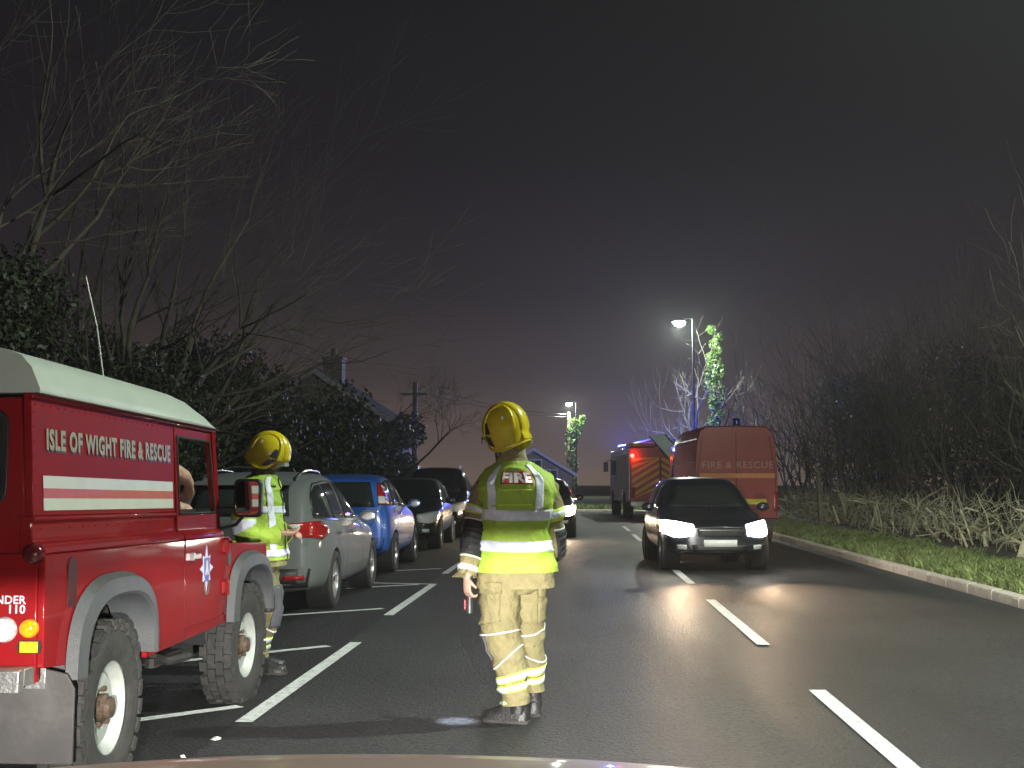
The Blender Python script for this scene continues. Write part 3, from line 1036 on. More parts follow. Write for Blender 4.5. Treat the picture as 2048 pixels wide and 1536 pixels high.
def car_body(name, parent, mat, zb, w, zbelt, zroof, wroof, ys, arches, Rarch, sub=2, belt_in=.045, mid=.42, crown=.02, arch_depth=.24):
    """Half cross-sections along the car (front +y), mirrored, smoothed, wheel openings cut."""
    secs = []
    for y in ys:
        b0, W_, bl, rf, wr = (lerp_tab(t, y) for t in (zb, w, zbelt, zroof, wroof))
        h = rf - bl
        secs.append([(0, b0), (W_ * .80, b0), (W_ * .965, b0 + .05), (W_, b0 + mid * (bl - b0)), (W_ * .99, bl - .10), (W_ - belt_in, bl),
                     ((W_ - belt_in) * .52 + wr * .48 + .012, bl + h * .5), (wr, rf - min(.06, h * .25)), (wr * .78, rf + crown * .4), (0, rf + crown)])
    m = len(secs[0])
    vs, fs = [], []
    for y, sec in zip(ys, secs):
        vs += [(x, y, z) for x, z in sec] + [(-x, y, z) for x, z in sec[1:-1]]
    row = 2 * m - 2
    ring = list(range(m)) + list(range(row - 1, m - 1, -1))
    for i in range(len(ys) - 1):
        for j in range(row):
            a, b = ring[j], ring[(j + 1) % row]
            fs.append((i * row + a, i * row + b, (i + 1) * row + b, (i + 1) * row + a))
    def mir(j):
        return j if j in (0, m - 1) else m + j - 1
    for i in (0, len(ys) - 1):
        for j in range(m - 1):
            q = [i * row + j, i * row + j + 1, i * row + mir(j + 1), i * row + mir(j)]
            q = list(dict.fromkeys(q))
            fs.append(tuple(q))
    o = B().add(vs, fs).obj(name, mat, parent, smooth=True, sub=sub, angle=180)
    bake(o)
    cut = B()
    for yc in arches:
        for sx in (-1, 1):
            W_ = lerp_tab(w, yc)
            n = 28
            cut.rings([[(sx * xx, yc + Rarch * math.cos(2 * math.pi * k / n), Rarch * .93 + Rarch * math.sin(2 * math.pi * k / n)) for k in range(n)] for xx in (W_ - arch_depth, W_ + .3)])
    c = cut.obj('cutter', WELL)
    c.parent = parent
    md = o.modifiers.new('arch', 'BOOLEAN')
    md.object = c
    md.operation = 'DIFFERENCE'
    md.solver = 'EXACT'
    bake(o)
    bpy.data.objects.remove(c)
    if len(o.data.materials) > 1:
        while len(o.data.materials) > 1:
            o.data.materials.pop(index=1)
    o.data.set_sharp_from_angle(angle=R(38))
    o.data.polygons.foreach_set('use_smooth', [True] * len(o.data.polygons))
    # wheel-arch liners
    for yc in arches:
        for sx in (-1, 1):
            lin = B()
            W_ = lerp_tab(w, yc)
            lin.lathe([(Rarch - .004, W_ - arch_depth - .05), (Rarch - .004, W_ - .03)], (0, yc, Rarch * .93), (sx, 0, 0), 28)
            lin.obj('wheel_arch_liner', WELL, parent)
    return o, Skin(o)

def mirror_part(parent, sk, x, y, z, side, mat, glassmat=None):
    g = B().ball((0, 0, 0), (.11, .065, .075), 14, 9)
    for i, v in enumerate(g.v):
        if v[1] < -.02:
            g.v[i] = (v[0], -.02, v[2])
    g.box((-side * .12, .01, -.04), (.09, .03, .03))
    o = g.obj('wing_mirror', mat, parent, smooth=True, angle=50, loc=(x, y, z))
    gg = B().ball((0, -.024, 0), (.088, .003, .06), 14, 8)
    gg.obj('mirror_glass', glassmat or CHROME, o, smooth=True)
    return o

# ------------------------------------------------------------------ silver estate car, seen from behind
def estate_car():
    root = empty('parked_car', (-3.58, 14.32, 0), 0)          # origin on the ground below the rear axle
    tag(root, 'silver grey estate car with roof rails parked behind the red utility vehicle', 'car', 'cars parked along the road')
    P = M('silver_grey_paint', (0.125, 0.135, 0.135), 0.55, metal=0.0, spec=0.3, coat=0.2, var=0.06, scale=30)
    zb = [(-1.0, .34), (-.75, .24), (.0, .2), (2.6, .2), (3.4, .24)]
    w = [(-.92, .74), (-.8, .84), (-.3, .91), (1.3, .92), (2.7, .91), (3.2, .82), (3.45, .62)]
    bl = [(-.95, .93), (-.6, .97), (1.2, .945), (1.9, .90), (3.0, .80), (3.45, .64)]
    rf = [(-.95, .96), (-.88, 1.18), (-.66, 1.44), (-.2, 1.52), (.7, 1.545), (1.2, 1.50), (2.02, 1.0), (2.15, .965), (3.1, .85), (3.45, .68)]
    wr = [(-.95, .68), (-.86, .68), (-.62, .67), (0, .675), (1.0, .66), (1.9, .72), (2.2, .74), (3.2, .70), (3.45, .5)]
    ys = [-.96, -.92, -.86, -.75, -.6, -.3, .1, .6, 1.0, 1.4, 1.8, 2.0, 2.3, 2.7, 3.1, 3.35, 3.45]
    body, sk = car_body('body', root, P, zb, w, bl, rf, wr, ys, (0, 2.65), .355)
    for sx in (-1, 1):
        side = [((-.60, 1.30), (-.30, 1.385), (-.05, 1.40)), ((-.72, 1.06), (-.35, 1.03), (-.02, 1.02))]
        wn = sk.panel('quarter_window', side[0], side[1], 'x', sx, GLASS, root, .004, 8, 6, .004)
        sk.panel('rear_door_window', [(.0, 1.402), (.62, 1.42)], [(.03, 1.02), (.66, 1.0)], 'x', sx, GLASS, root, .004, 8, 6, .004)
        sk.panel('front_door_window', [(.70, 1.42), (1.02, 1.40), (1.62, 1.10)], [(.74, 1.0), (1.25, .985), (1.70, .975)], 'x', sx, GLASS, root, .004, 10, 6, .004)
        sk.seam('window_trim', [(-.73, 1.045), (-.3, 1.012), (.7, .985), (1.74, .955)], 'x', sx, root, .011, CHROME, .005)
        sk.seam('window_trim', [(-.73, 1.06), (-.64, 1.29), (-.35, 1.405), (.3, 1.44), (1.0, 1.425), (1.35, 1.27), (1.74, .97)], 'x', sx, root, .008, CHROME, .005)
        sk.seam('door_seam', [(.70, .98), (.70, .6), (.66, .30)], 'x', sx, root, .005)
        sk.seam('door_seam', [(.02, 1.0), (.10, .80), (.36, .60), (.42, .30)], 'x', sx, root, .005)
        sk.seam('door_seam', [(1.72, .93), (1.80, .7), (1.74, .32)], 'x', sx, root, .005)
        sk.panel('door_handle', [(.16, .86), (.34, .865)], [(.16, .825), (.34, .83)], 'x', sx, P, root, .022, 4, 2, .014)
        sk.panel('door_handle', [(.92, .845), (1.10, .85)], [(.92, .81), (1.10, .815)], 'x', sx, P, root, .022, 4, 2, .014)
        # tail lamp wraps the corner: one piece on the side, one on the back
        t1 = sk.panel('tail_lamp', [(-.84, 1.0), (-.60, 1.0), (-.36, .93)], [(-.84, .83), (-.60, .80), (-.40, .86)], 'x', sx, RED_LENS, root, .010, 8, 5, .01)
        t2 = sk.panel('tail_lamp', [(sx * .40, .965), (sx * .78, 1.0)], [(sx * .46, .86), (sx * .78, .83)], 'y', -1, RED_LENS, root, .010, 8, 5, .01)
        sk.panel('reversing_lens', [(sx * .47, .962), (sx * .68, .98)], [(sx * .49, .915), (sx * .68, .925)], 'y', -1, CLEAR_LENS, root, .014, 5, 2, .006)
        sk.panel('rear_reflector', [(sx * .50, .42), (sx * .72, .43)], [(sx * .50, .375), (sx * .72, .385)], 'y', -1, RED_LENS, root, .012, 5, 2, .008)
        def rz_(y, h):
            q = sk.hit('z', 1, sx * .52, y, 0)
            return (sx * .525, y, q.z + h)
        rail = B().tube([rz_(-.55, -.01), rz_(-.45, .03), rz_(-.1, .045), rz_(.3, .045), rz_(.75, .035), rz_(.9, -.01)], .013, 8)
        rail.obj('roof_rail', CHROME, root, smooth=True, angle=70)
        mirror_part(root, sk, sx * 1.0, 1.62, 1.0, sx, P)
        for yc in (0, 2.65):
            wheel(root, sx * .80, yc, .325, .215, .215, sx, 'alloy')
    sk.panel('rear_window', [(-.50, 1.37), (.50, 1.37)], [(-.56, 1.06), (.56, 1.06)], 'y', -1, GLASS, root, .005, 10, 6, .004)
    sp = B().rings([[(x, y, z) for y, z in ((-.70, 1.42), (-.78, 1.395), (-.62, 1.44))] for x in (-.55, -.3, 0, .3, .55)])
    sp.obj('spoiler', P, root, smooth=True)
    sk.seam('tailgate_seam', [(-.60, 1.0), (-.50, .80), (-.46, .66), (.46, .66), (.50, .80), (.60, 1.0)], 'y', -1, root, .005)
    sk.panel('lower_bumper', [(-.78, .50), (.78, .50)], [(-.74, .30), (.74, .30)], 'y', -1, BLACK_PL, root, .008, 12, 4, .008)
    sk.panel('number_plate', [(-.26, .80), (.26, .80)], [(-.26, .69), (.26, .69)], 'y', -1, PLATE_Y, root, .010, 6, 2, .006)
    sk.panel('windscreen', [(-.52, 1.42), (.52, 1.42)], [(-.66, 1.02), (.66, 1.02)], 'y', 1, GLASS, root, .005, 10, 6, .004)
    return root
estate_car()

# ------------------------------------------------------------------ blue compact MPV, seen from behind
def blue_mpv():
    root = empty('parked_car', (-3.62, 19.95, 0), 0)
    tag(root, 'bright blue compact car with tall upright tail lamps ahead of the silver estate', 'car', 'cars parked along the road')
    P = M('bright_blue_paint', (0.022, 0.105, 0.42), 0.4, metal=0.1, coat=0.5, var=0.06, scale=30)
    zb = [(-.75, .42), (-.5, .30), (0, .26), (2.5, .26), (3.2, .30)]
    w = [(-.62, .72), (-.52, .80), (-.1, .855), (1.2, .86), (2.5, .85), (3.0, .76), (3.2, .60)]
    bl = [(-.65, .98), (-.3, 1.0), (1.2, .97), (1.9, .95), (2.8, .84), (3.2, .68)]
    rf = [(-.65, 1.02), (-.60, 1.22), (-.50, 1.44), (-.2, 1.52), (.6, 1.55), (1.0, 1.52), (1.75, 1.06), (1.95, 1.0), (2.9, .88), (3.2, .70)]
    wr = [(-.65, .70), (-.55, .67), (-.2, .64), (.9, .62), (1.7, .70), (2.9, .66), (3.2, .5)]
    ys = [-.66, -.63, -.58, -.50, -.35, 0, .4, .8, 1.2, 1.6, 1.85, 2.2, 2.6, 2.95, 3.15, 3.2]
    body, sk = car_body('body', root, P, zb, w, bl, rf, wr, ys, (0, 2.49), .35)
    for sx in (-1, 1):
        sk.panel('rear_quarter_window', [(-.36, 1.40), (-.02, 1.44)], [(-.40, 1.06), (.0, 1.05)], 'x', sx, GLASS, root, .004, 6, 5, .004)
        sk.panel('rear_door_window', [(.04, 1.445), (.60, 1.46)], [(.06, 1.05), (.62, 1.035)], 'x', sx, GLASS, root, .004, 6, 5, .004)
        sk.panel('front_door_window', [(.66, 1.46), (.95, 1.44), (1.52, 1.14)], [(.68, 1.03), (1.1, 1.02), (1.58, 1.01)], 'x', sx, GLASS, root, .004, 8, 5, .004)
        sk.panel('tail_lamp', [(sx * .60, 1.40), (sx * .69, 1.40)], [(sx * .655, 1.07), (sx * .765, 1.07)], 'y', -1, RED_LENS, root, .012, 4, 8, .012)
        sk.panel('reversing_lens', [(sx * .635, 1.20), (sx * .735, 1.20)], [(sx * .65, 1.09), (sx * .755, 1.09)], 'y', -1, CLEAR_LENS, root, .018, 4, 4, .006)
        for pts in ([(.64, 1.03), (.64, .36)], [(.0, 1.03), (.16, .8), (.34, .6), (.38, .38)], [(1.62, 1.0), (1.66, .36)]):
            sk.seam('door_seam', pts, 'x', sx, root, .005)
        sk.seam('side_moulding', [(.42, .62), (1.3, .60), (2.05, .60)], 'x', sx, root, .022, BLACK_PL, .006)
        sk.panel('door_handle', [(.42, .93), (.58, .935)], [(.42, .895), (.58, .90)], 'x', sx, P, root, .02, 4, 2, .014)
        mirror_part(root, sk, sx * .95, 1.5, 1.06, sx, P)
        for yc in (0, 2.49):
            wheel(root, sx * .755, yc, .315, .20, .205, sx, 'plain', rim_mat=ALLOY)
    sk.panel('rear_window', [(-.50, 1.42), (.50, 1.42)], [(-.60, 1.04), (.60, 1.04)], 'y', -1, GLASS, root, .006, 10, 6, .004)
    sk.seam('tailgate_seam', [(-.64, 1.04), (-.58, .80), (-.40, .62), (.40, .62), (.58, .80), (.64, 1.04)], 'y', -1, root, .006)
    sk.panel('rear_bumper', [(-.74, .56), (.74, .56)], [(-.70, .38), (.70, .38)], 'y', -1, M('blue_bumper', (0.02, 0.04, 0.11), .5), root, .012, 12, 4, .01)
    sk.panel('number_plate', [(-.26, .76), (.26, .76)], [(-.26, .65), (.26, .65)], 'y', -1, PLATE_Y, root, .010, 6, 2, .006)
    sk.panel('windscreen', [(-.52, 1.46), (.52, 1.46)], [(-.66, 1.08), (.66, 1.08)], 'y', 1, GLASS, root, .005, 10, 6, .004)
    B().cyl((.1, .55, 1.55), (.16, .30, 1.86), .006, .003, 6).obj('aerial', BLACK_PL, root)
    return root
blue_mpv()

# ------------------------------------------------------------------ cars seen from the front
def front_car(name, label, loc, rz, paint, kind, group=None, lit=None, plate_text=None, indicator=False, rails=False):
    """kind: 'hatch' or 'suv'. Front faces +y before rotation; origin below the front axle."""
    root = empty(name, loc, rz)
    tag(root, label, 'car', group)
    suv = kind == 'suv'
    k = 1.0
    H = 1.80 if suv else 1.50
    bh = 1.12 if suv else .93
    hood = 1.06 if suv else .92
    nose = .80 if suv else .69
    wmax = .93 if suv else .87
    zb = [(-3.3, .40), (-2.9, .30), (0, .24 if not suv else .32), (.5, .26 if not suv else .34), (.85, .32)]
    w = [(-3.3, .70), (-3.1, .80), (-2.5, wmax), (-.5, wmax), (.1, wmax * .985), (.5, wmax * .92), (.72, wmax * .78), (.82, wmax * .58)]
    bl = [(-3.3, bh - .06), (-2.6, bh), (-1.0, bh - .02), (-.6, hood), (.4, nose + .10), (.8, nose)]
    rf = [(-3.3, bh), (-3.15, bh + .2), (-2.95, H - .10), (-2.4, H), (-1.5, H - .01), (-1.25, H - .06), (-.60, hood + .07), (-.45, hood + .045), (.45, nose + .13), (.8, nose + .02)]
    wr = [(-3.3, .62), (-2.9, .62), (-1.4, .60 + .06 * suv), (-.6, .70), (.3, .68), (.8, .48)]
    if suv:
        rf[6] = (-.75, hood + .07); rf[5] = (-1.18, H - .05)
    ys = [-3.3, -3.26, -3.1, -2.85, -2.4, -1.9, -1.5, -1.2, -.9, -.6, -.45, -.1, .3, .55, .74, .82]
    body, sk = car_body('body', root, paint, zb, w, bl, rf, wr, ys, (0, -2.6), .365 if not suv else .40)
    ws_t, ws_b = (H - .10, hood + .09)
    sk.panel('windscreen', [(-.50, ws_t), (.50, ws_t)], [(-.66, ws_b), (.66, ws_b)], 'y', 1, GLASS, root, .006, 10, 6, .004)
    for sx in (-1, 1):
        sk.panel('front_door_window', [(-1.55, H - .08), (-1.25, H - .11), (-.82, bh + .14)], [(-1.60, bh + .05), (-1.1, bh + .04), (-.78, bh + .04)], 'x', sx, GLASS, root, .004, 8, 5, .004)
        sk.panel('rear_door_window', [(-2.45, H - .10), (-1.64, H - .08)], [(-2.5, bh + .07), (-1.68, bh + .05)], 'x', sx, GLASS, root, .004, 8, 5, .004)
        for pts in ([(-1.62, bh), (-1.62, .36)], [(-.72, bh - .02), (-.62, .36)], [(-2.50, bh), (-2.35, .6), (-2.2, .38)]):
            sk.seam('door_seam', pts, 'x', sx, root, .005)
        lens = lit or CLEAR_LENS
        a = sk.panel('headlight', [(sx * (wmax - .46), nose + .045), (sx * (wmax - .18), nose + .10), (sx * (wmax - .03), nose + .11)], [(sx * (wmax - .44), nose - .11), (sx * (wmax - .2), nose - .14), (sx * (wmax - .035), nose - .08)], 'y', 1, lens, root, .014, 10, 6, .01)
        sk.panel('indicator', [(sx * (wmax - .025), nose + .085), (sx * (wmax - .004), nose + .085)], [(sx * (wmax - .03), nose - .04), (sx * (wmax - .006), nose - .03)], 'y', 1, indicator if (indicator and sx == -1) else AMBER_LENS, root, .02, 3, 4, .008)
        sk.panel('fog_lamp', [(sx * .52, .44), (sx * .66, .44)], [(sx * .52, .37), (sx * .66, .37)], 'y', 1, CLEAR_LENS, root, .012, 4, 3, .008)
        mirror_part(root, sk, sx * (wmax + .10), -.72, bh + .08, sx, paint)
        for yc in (0, -2.6):
            wheel(root, sx * (wmax - .105), yc, .32 if not suv else .36, .205, .21, sx, 'plain' if suv else 'alloy')
        if rails:
            def rz_(y, h):
                q = sk.hit('z', 1, sx * .55, y, 0)
                return (sx * .56, y, q.z + h)
            B().tube([rz_(-2.8, -.01), rz_(-2.65, .06), rz_(-2.1, .065), rz_(-1.5, .06), rz_(-1.35, -.01)], .018, 8).obj('roof_rail', CHROME, root, smooth=True, angle=70)
    sk.panel('grille', [(-.36, nose + .005), (.36, nose + .005)], [(-.34, nose - .12), (.34, nose - .12)], 'y', 1, BLACK_PL, root, .010, 8, 3, .01)
    for q in range(3):
        sk.seam('grille_bar', [(-.33, nose - .02 - q * .04), (.33, nose - .02 - q * .04)], 'y', 1, root, .006, CHROME if q == 0 else BLACK_PL, .018)
    sk.panel('lower_grille', [(-.45, .44), (.45, .44)], [(-.42, .34), (.42, .34)], 'y', 1, BLACK_PL, root, .008, 8, 3, .006)
    pz = nose - .17
    sk.panel('number_plate', [(-.26, pz), (.26, pz)], [(-.26, pz - .112), (.26, pz - .112)], 'y', 1, PLATE_W, root, .020, 6, 2, .008)
    sk.seam('bonnet_seam', [(-.62, hood + .02), (-.60, nose + .14), (.60, nose + .14), (.62, hood + .02)], 'y', 1, root, .004)
    for sx in (-1, 1):
        sk.seam('wiper', [(sx * .02 - .05, ws_b + .02), (sx * .40 - .05, ws_b + .05)], 'y', 1, root, .009, BLACK_PL, .016)
    return root, sk, (nose, wmax)

DKGREEN = M('dark_green_paint', (0.028, 0.038, 0.033), 0.25, metal=0.2, coat=0.9, var=0.08, scale=30)
BLACKP = M('black_paint', (0.010, 0.010, 0.012), 0.2, coat=0.9, var=0.1)
NAVY = M('dark_blue_paint', (0.016, 0.021, 0.030), 0.25, metal=0.2, coat=0.9, var=0.08, scale=30)
HEAD_E = M('lit_headlight', (0.9, 0.9, 0.88), 0.2, emit=(1.0, 0.90, 0.78), estr=45)
HEAD_E2 = M('lit_headlight_warm', (0.9, 0.88, 0.8), 0.2, emit=(1.0, 0.80, 0.55), estr=40)
IND_E = M('lit_indicator', (0.8, 0.3, 0.02), 0.3, emit=(1.0, 0.25, 0.02), estr=9)

front_car('parked_car', 'dark green car facing the camera, parked nose towards the blue car', (-3.62, 26.9, 0), math.pi, DKGREEN, 'hatch', 'cars parked along the road')
front_car('parked_car', 'black off-road car with roof rails behind the dark green car', (-3.55, 32.2, 0), math.pi, BLACKP, 'suv', 'cars parked along the road', rails=True)
oc, _sk, (nz_, wm_) = front_car('oncoming_car', 'dark car with blazing headlights driving towards the camera past the red van', (2.32, 20.7, 0), math.pi + .04, NAVY, 'hatch', None, lit=HEAD_E, indicator=IND_E)
for sx in (-1, 1):
    lamp_light('headlight_beam', 'SPOT', oc, (sx * (wm_ - .22), .98, nz_), 420, (1.0, .68, .42), .05, aim=(-.03, 1, -.012), spot=44, blend=1.0)
fc, _sk, (nz_, wm_) = front_car('oncoming_car', 'distant car with one bright headlight showing past the standing firefighter', (-.72, 32.6, 0), math.pi, BLACKP, 'hatch', None, lit=HEAD_E2)
for sx in (-1, 1):
    lamp_light('headlight_beam', 'SPOT', fc, (sx * (wm_ - .22), .98, nz_), 110, (1.0, .72, .45), .05, aim=(0, 1, -.05), spot=100, blend=1.0)
# ------------------------------------------------------------------ red utility vehicle with white roof, at the left edge
RED = M('fire_red_paint', (0.215, 0.007, 0.010), 0.5, coat=0.5, coat_rough=0.05, spec=0.04, var=0.15, scale=4, rvar=0.05, dirt=0.10, dirtcol=(0.12, 0.03, 0.024), bump=0.05, bscale=4)
ROOFW = M('roof_white', (0.44, 0.49, 0.43), 0.42, var=0.06, scale=4, dirt=0.2, dirtcol=(0.4, 0.42, 0.36))
STRIPE = M('cream_stripe', (0.52, 0.54, 0.47), 0.4, var=0.05)
GOLD = M('gold_lettering', (0.27, 0.235, 0.14), 0.4, var=0.1)
LINING = M('cab_trim', (0.03, 0.03, 0.03), 0.8)

def utility_vehicle():
    root = empty('utility_vehicle', (-2.95, 5.75, 0), R(.45))
    root.rotation_euler = (R(-.9), 0, R(.45))
    root.location.z = .0
    tag(root, 'red fire service off-road vehicle with white roof, cream stripes and gold lettering', 'vehicle')
    WB, YR = 2.53, -.78
    XS = .835
    body = B()
    arch_r = arch_poly(0.0, .47, .60, .93, 12)
    arch_f = arch_poly(WB, .47, .60, .93, 12)
    tub = [(YR, .68), (-.50, .66)] + [p for p in arch_r if True] + [(.52, .585), (1.10, .60), (1.10, 1.13), (YR, 1.13)]
    for s in (-1, 1):
        body.prism(tub, 'x', s * (XS - .03), s * XS)
    body.span(-.56, .56, YR + .02, 1.10, .55, .72)                # load floor
    body.span(-XS + .031, XS - .031, YR, YR + .04, .62, 1.135)
    body.span(-XS + .10, XS - .10, YR + .002, YR + .04, 1.136, 1.30)      # back panel
    body.span(-XS + .04, XS - .04, 1.06, 1.09, .72, 1.14)          # bulkhead behind seats
    for s in (-1, 1):                                             # waist: rolled shoulder and step under the hard top
        sec = [(XS, 1.132), (XS - .004, 1.155), (XS - .02, 1.172), (XS - .05, 1.18), (XS - .065, 1.20), (XS - .072, 1.255), (XS - .05, 1.268), (XS - .05, 1.285), (XS - .12, 1.285), (XS - .12, 1.132)]
        body.prism([(s * x, z) for x, z in sec], 'y', YR, 1.105)
    b_ = body.obj('body', RED, root, bevel=.006)
    # filler slot near the rear corner: flat plate, dark red stands for its inner shade
    slot = B()
    pts = [(-.50 + .05 * math.cos(t), 1.06 + .05 * math.sin(t)) for t in [math.pi * k / 10 for k in range(11)]] + [(-.55, .90), (-.45, .90)]
    slot.prism(pts, 'x', XS + .0015, XS + .004)
    slot.obj('filler_recess', M('recess_shade', (0.05, 0.004, 0.006), .6), root)
    # hard top: side panels, rear wall, gutter
    top = B()
    for s in (-1, 1):
        top.prism([(s * (XS - .065), 1.286), (s * (XS - .092), 1.79), (s * (XS - .125), 1.79), (s * (XS - .10), 1.286)], 'y', YR, 1.10)
        top.prism([(s * (XS - .10), 1.29), (s * (XS - .13), 1.77), (s * .30, 1.77), (s * .30, 1.29)], 'y', YR, YR + .03)
        top.prism([(s * (XS - .092), 1.765), (s * (XS - .078), 1.772), (s * (XS - .078), 1.788), (s * (XS - .10), 1.788)], 'y', YR - .01, 1.92)
    top.obj('hard_top', RED, root, bevel=.004)
    # rear door with window
    rd = B()
    rd.span(-.42, .42, YR - .018, YR - .001, .68, 1.24)
    rd.span(-.30, .30, YR - .018, YR + .03, 1.24, 1.30)
    rd.span(-.30, .30, YR - .018, YR + .03, 1.70, 1.77)
    door_r = rd.obj('rear_door', RED, root, bevel=.005)
    def rounded(x0, x1, z0, z1, r, n=5):
        out = []
        for cx, cz, a0 in ((x1 - r, z1 - r, 0), (x0 + r, z1 - r, 90), (x0 + r, z0 + r, 180), (x1 - r, z0 + r, 270)):
            for k in range(n + 1):
                a = R(a0 + 90 * k / n)
                out.append((cx + r * math.cos(a), cz + r * math.sin(a)))
        return out
    for s in (-1, 1):
        x0, x1 = (.34, .66) if s > 0 else (-.66, -.34)
        o = B().prism(rounded(x0, x1, 1.33, 1.72, .06), 'y', YR - .012, YR - .002).obj('rear_window', BLACK_PL, root, bevel=.003)
        B().prism(rounded(x0 + .025, x1 - .025, 1.355, 1.695, .045), 'y', YR - .018, YR - .013).obj('pane', GLASS, o)
    o = B().prism(rounded(-.29, .29, 1.31, 1.69, .06), 'y', YR - .01, YR).obj('rear_door_window', BLACK_PL, door_r, bevel=.003)
    B().cyl((0, YR - .02, 1.02), (0, YR - .20, 1.02), .38, n=32).obj('spare_wheel', RUBBER, root, smooth=True)
    # roof
    rf = B()
    half = [(.782, 1.789), (.786, 1.80), (.772, 1.835), (.745, 1.895), (.700, 1.945), (.62, 1.972), (.40, 1.988), (0, 1.994)]
    def ring(y, drop, nar):
        h = [(x * nar, 1.789 + (z - 1.789) * drop) for x, z in half]
        full = h + [(-x, z) for x, z in h[-2::-1]]
        return [(x, y, z) for x, z in full]
    rf.rings([ring(YR - .012, 1, 1), ring(.2, 1, 1), ring(1.15, .98, 1), ring(1.45, .86, 1), ring(1.70, .62, .995), ring(1.86, .36, .985), ring(1.94, .12, .98), ring(1.99, .05, .975)])
    rf.obj('roof', ROOFW, root, smooth=True, angle=42)
    # stripes and lettering on the hard top (panel leans inwards)
    lean = (XS - .065 - (XS - .092)) / (1.79 - 1.286)
    def px(z): return XS - .065 - (z - 1.286) * lean
    for s in (1, -1):
        for z0, z1 in ((1.40, 1.452), (1.308, 1.358)):
            B().add([(s * (px(z0) + .002), -.68, z0), (s * (px(z0) + .002), 1.06, z0), (s * (px(z1) + .002), 1.06, z1), (s * (px(z1) + .002), -.68, z1)], [(0, 1, 2, 3)]).obj('stripe', STRIPE, root)
        B().add([(s * (px(1.358) + .002), -.68, 1.358), (s * (px(1.358) + .002), 1.06, 1.358), (s * (px(1.40) + .002), 1.06, 1.40), (s * (px(1.40) + .002), -.68, 1.40)], [(0, 1, 2, 3)]).obj('stripe', M('faded_red_stripe', (0.42, 0.07, 0.06), .4), root)
    X = basis((px(1.565) + .003, -.645, 1.565), (0, 1, 0), (-lean, 0, 1))
    Xs = basis((px(1.557) + .0015, -.637, 1.557), (0, 1, 0), (-lean, 0, 1))
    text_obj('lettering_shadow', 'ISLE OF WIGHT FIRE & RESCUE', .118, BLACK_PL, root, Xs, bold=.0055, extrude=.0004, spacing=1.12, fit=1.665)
    t = text_obj('lettering', 'ISLE OF WIGHT FIRE & RESCUE', .118, GOLD, root, X, bold=.0045, extrude=.0008, spacing=1.12, fit=1.665)
    # wheel-arch flares
    for s in (-1, 1):
        for yc in (0, WB):
            g = B()
            n = 22
            prof_rings = []
            outer = arch_poly(yc, .56, .60, 1.02, n, 2.7)
            inner = arch_poly(yc, .45, .60, .915, n, 2.7)
            for (yo, zo), (yi, zi) in zip(outer, inner):
                def L_(f): return (yo + (yi - yo) * f, zo + (zi - zo) * f)
                a, b2, c2 = L_(0), L_(.22), L_(.86)
                d2 = L_(1.0)
                prof_rings.append([(s * (XS + .001), a[0], a[1]), (s * (XS + .045), b2[0], b2[1]), (s * (XS + .062), c2[0], c2[1]), (s * (XS + .05), d2[0], d2[1]), (s * (XS - .16), d2[0], d2[1])])
            g.rings(prof_rings, False, False)
            o = g.obj('wheel_arch', GREY_PL, root, smooth=True, angle=45)
            wl = B()
            wl.rings([[(s * (XS - .16), y, z), (s * .48, y, z)] for y, z in arch_poly(yc, .46, .45, .93, 12, 2.7)], False, False)
            wl.obj('wheel_well', WELL, root)
            wheel(root, s * .745, yc, .40, .20, .215, s, 'steel', tread=26, rim_mat=M('wheel_white', (0.36, 0.39, 0.37), .45, var=.12, scale=12, dirt=.35, dirtcol=(.25, .18, .11)), steer=(-.05 if yc else 0))
    # sill and chassis
    for s in (-1, 1):
        B().prism([(.50, .565), (2.05, .60), (2.05, .655), (.50, .64)], 'x', s * (XS - .035), s * (XS - .008)).obj('sill', RED, root, bevel=.004)
    g = B()
    for s in (-1, 1):
        g.span(s * .40, s * .48, -.76, 2.95, .46, .58)
    g.span(-.5, .5, -.10, .10, .34, .46); g.span(-.5, .5, WB - .08, WB + .08, .34, .46)
    g.cyl((-.7, 0, .4), (.7, 0, .4), .05, n=10); g.cyl((-.7, WB, .4), (.7, WB, .4), .05, n=10)
    g.span(-.3, .3, .9, 1.9, .42, .56)
    for s in (-1, 1):
        g.box((s * .68, 1.25, .47), (.05, .5, .05)); g.tube([(s * .68, 1.05, .50), (s * .72, 1.2, .46), (s * .74, 1.5, .45)], .025, 8)
    g.obj('chassis', M('chassis_black', (0.02, 0.019, 0.018), .7, dirt=.4), root)
    # side doors
    for s in (-1, 1):
        d = B()
        arch_cut = [(1.115, .645), (1.86, .645), (1.93, .72), (1.93, 1.13), (1.115, 1.13)]
        d.prism(arch_cut, 'x', s * (XS - .028), s * (XS + .002))
        sec = [(XS + .002, 1.132), (XS - .002, 1.155), (XS - .02, 1.172), (XS - .045, 1.18), (XS - .055, 1.20), (XS - .058, 1.27), (XS - .10, 1.27), (XS - .10, 1.132)]
        d.prism([(s * x, z) for x, z in sec], 'y', 1.115, 1.92)
        do = d.obj('door', RED, root, bevel=.005)
        fr = B()
        def fx(z): return XS - .060 - (z - 1.27) * .062
        def fbar(y0, z0, y1, z1, wd):
            q = Vector((0, y1 - y0, z1 - z0)).normalized()
            nrm = Vector((0, -q.z, q.y)) * wd / 2
            a, b2 = Vector((s * fx(z0), y0, z0)), Vector((s * fx(z1), y1, z1))
            o2 = Vector((-s * .028, 0, 0))
            fr.rings([[a + nrm, a - nrm, a - nrm + o2, a + nrm + o2], [b2 + nrm, b2 - nrm, b2 - nrm + o2, b2 + nrm + o2]])
        fbar(1.135, 1.27, 1.135, 1.75, .035)
        fbar(1.12, 1.735, 1.84, 1.735, .05)
